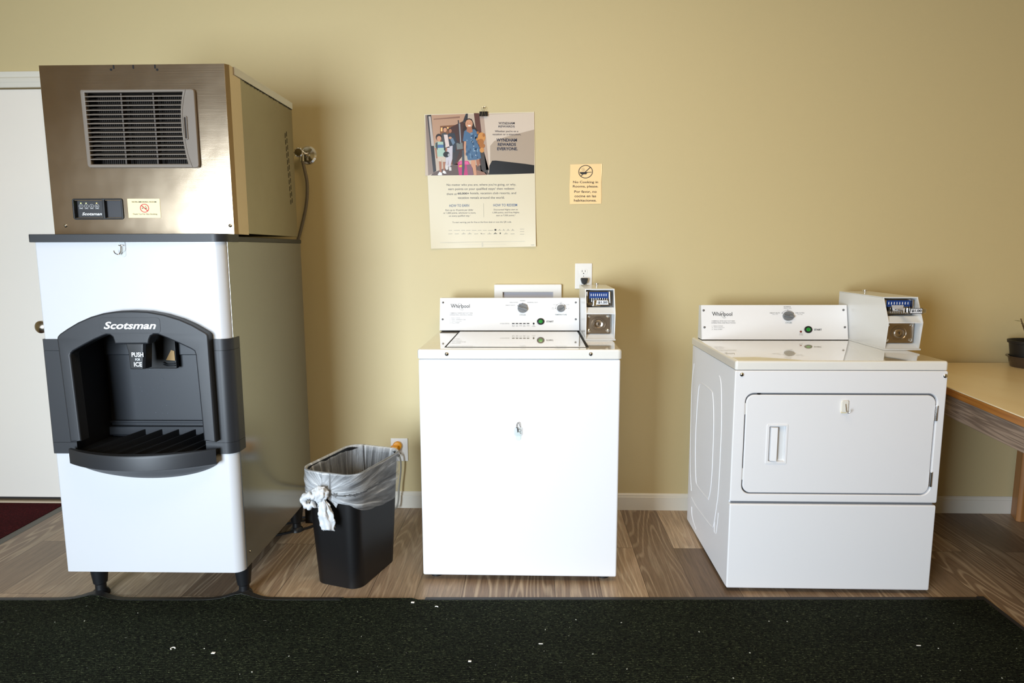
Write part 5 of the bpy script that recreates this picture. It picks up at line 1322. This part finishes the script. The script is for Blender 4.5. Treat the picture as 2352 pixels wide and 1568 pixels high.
# knot and tail
BAGW = mat('bunched_film', srgb(214, 217, 220), .3, alpha=.9, bump=(70, 1.0, (1, 1, .35)))
P = Vector((KN.x, KN.y-.012, KN.z+.008))
bmn = bmesh.new(); bmesh.ops.create_icosphere(bmn, subdivisions=4, radius=.030)
for v in bmn.verts:
    v.co *= 1+.30*noise.noise(v.co*75)+.14*noise.noise(v.co*160); v.co.y *= .6; v.co += P
mb.add(bmn, BAGW)
kb = mb.build('knot', None, bag, world=True, ang=180)
mb = MB(); rings = []
for j in range(22):
    t = j/21; c = P+Vector((.008+.022*t, .001-.008*sin(t*2), -.018-.112*t)); rr = .013+.012*sin(min(1, t*1.1)*pi*.62)
    rings.append([c+Vector((cos(a)*rr*(1+.25*sin(a*5+t*4)), sin(a)*rr*.45*(1+.3*sin(a*4+1)), .004*sin(a*3))) for a in [2*pi*k/28 for k in range(28)]])
mb.loft(rings, m=BAGW); mb.tube(spline([P+Vector((.018, -.006, -.02)), P+Vector((.040, -.012, -.060)), P+Vector((.052, -.010, -.090)), P+Vector((.040, -.008, -.10)), P+Vector((.022, -.006, -.085))], 5), .0035, 6, m=BAGW)
mb.tube(spline([P+Vector((-.015, -.004, -.01)), P+Vector((-.045, -.004, -.004)), P+Vector((-.062, .0, -.024)), P+Vector((-.045, -.006, -.045)), P+Vector((-.015, -.008, -.035))], 6), [.006+.006*abs(sin(k*.9))+.002*(k % 3) for k in range(25)], 12, m=BAGW)
for v in mb.bm.verts: v.co += .007*noise.noise_vector(v.co*45)+.003*noise.noise_vector(v.co*140)
mb.build('tail', None, bag, world=True, ang=180)

# ------------------------------------------------------------------ table and potted plant
TR = -radians(6.2)*-1
tb = empty('work_table', (1.687, -.022, 0), radians(6.3)*1, label='pale laminate-topped wooden work table on a brown post, right of the dryer', cat='table')
MTb = MW[tb]
mb = MB(); TL = 1.75; TH = .752
Ti = MTb.inverted()
cor = [Vector((1.687, -.022)), Vector((2.985, -.022)), Vector((2.985, -1.70)), Vector((1.504, -1.70))]
mb = MB(); mb.prism([(c.x, c.y, TH-.004) for c in cor], (0, 0, .004), m=TABLETOP); mb.build('tabletop', None, tb, world=True, smooth=False)
mb = MB(); mb.prism([(c.x, c.y, TH-.034) for c in (cor[0], cor[1], cor[2], cor[3])], (0, 0, .0295), .004, m=TABLEEDGE); mb.build('edging', None, tb, world=True)
d = (cor[3]-cor[0]).normalized(); nn = Vector((-d.y, d.x))
if nn.x < 0: nn = -nn
mb = MB(); a = cor[0]+nn*.010; b = cor[3]+nn*.010; mb.prism([(a.x, a.y, TH-.034), (b.x, b.y, TH-.034), (b.x, b.y, TH-.120), (a.x, a.y, TH-.120)], (nn.x*.04, nn.y*.04, 0), .003, m=APRON); mb.build('apron', None, tb, world=True)
lg = [Vector((2.335, -.020)), Vector((2.300, -.105)), Vector((2.312, -.118)), Vector((2.42, -.112)), Vector((2.44, -.02))]
mb = MB(); mb.prism([(c.x, c.y, 0) for c in lg], (0, 0, TH-.034), .004, m=POST); mb.build('leg', None, tb, world=True)
mb = MB(); mb.prism([(2.90, -1.6, 0), (2.80, -1.6, 0), (2.80, -1.5, 0), (2.90, -1.5, 0)], (0, 0, TH-.034), .004, m=POST); mb.build('leg', None, tb, world=True)
pt = empty('potted_plant', (2.268, -.135, TH), label='black plastic plant pot on the table near the back wall', cat='potted plant')
mb = MB(); mb.lathe([(.072, .004), (.086, .108), (.092, .110), (.094, .122), (.088, .122), (.080, .106), (0, .103)], (0, 0, 0), 'z', 36, m=POTM); mb.build('pot', None, pt)
mb = MB(); mb.lathe([(.074, 0), (.086, .045), (.094, .047), (.094, .050), (.084, .050), (.070, .004)], (0, 0, 0), 'z', 36, m=mat('smoky_saucer', srgb(70, 56, 44), .25)); mb.build('saucer', None, pt)
mb = MB(); random.seed(3)
for k in range(12):
    a = 2*pi*k/12; P = [Vector((cos(a)*.01, sin(a)*.01, .115)), Vector((cos(a)*.03, sin(a)*.03, .16)), Vector((cos(a)*.05, sin(a)*.05, .19+.015*(k % 3)))]
    mb.tube(spline(P, 4), .0025, 6, m=mat('plant_stem', srgb(90, 70, 40), .6)); e = P[-1]; d3 = Vector((cos(a), sin(a), .1)); s3 = Vector((-sin(a), cos(a), 0))
    if k not in (5, 6): mb.face([e, e+d3*.015+s3*.01, e+d3*.033, e+d3*.015-s3*.01], LEAF)
mb.build('foliage', None, pt, smooth=False)
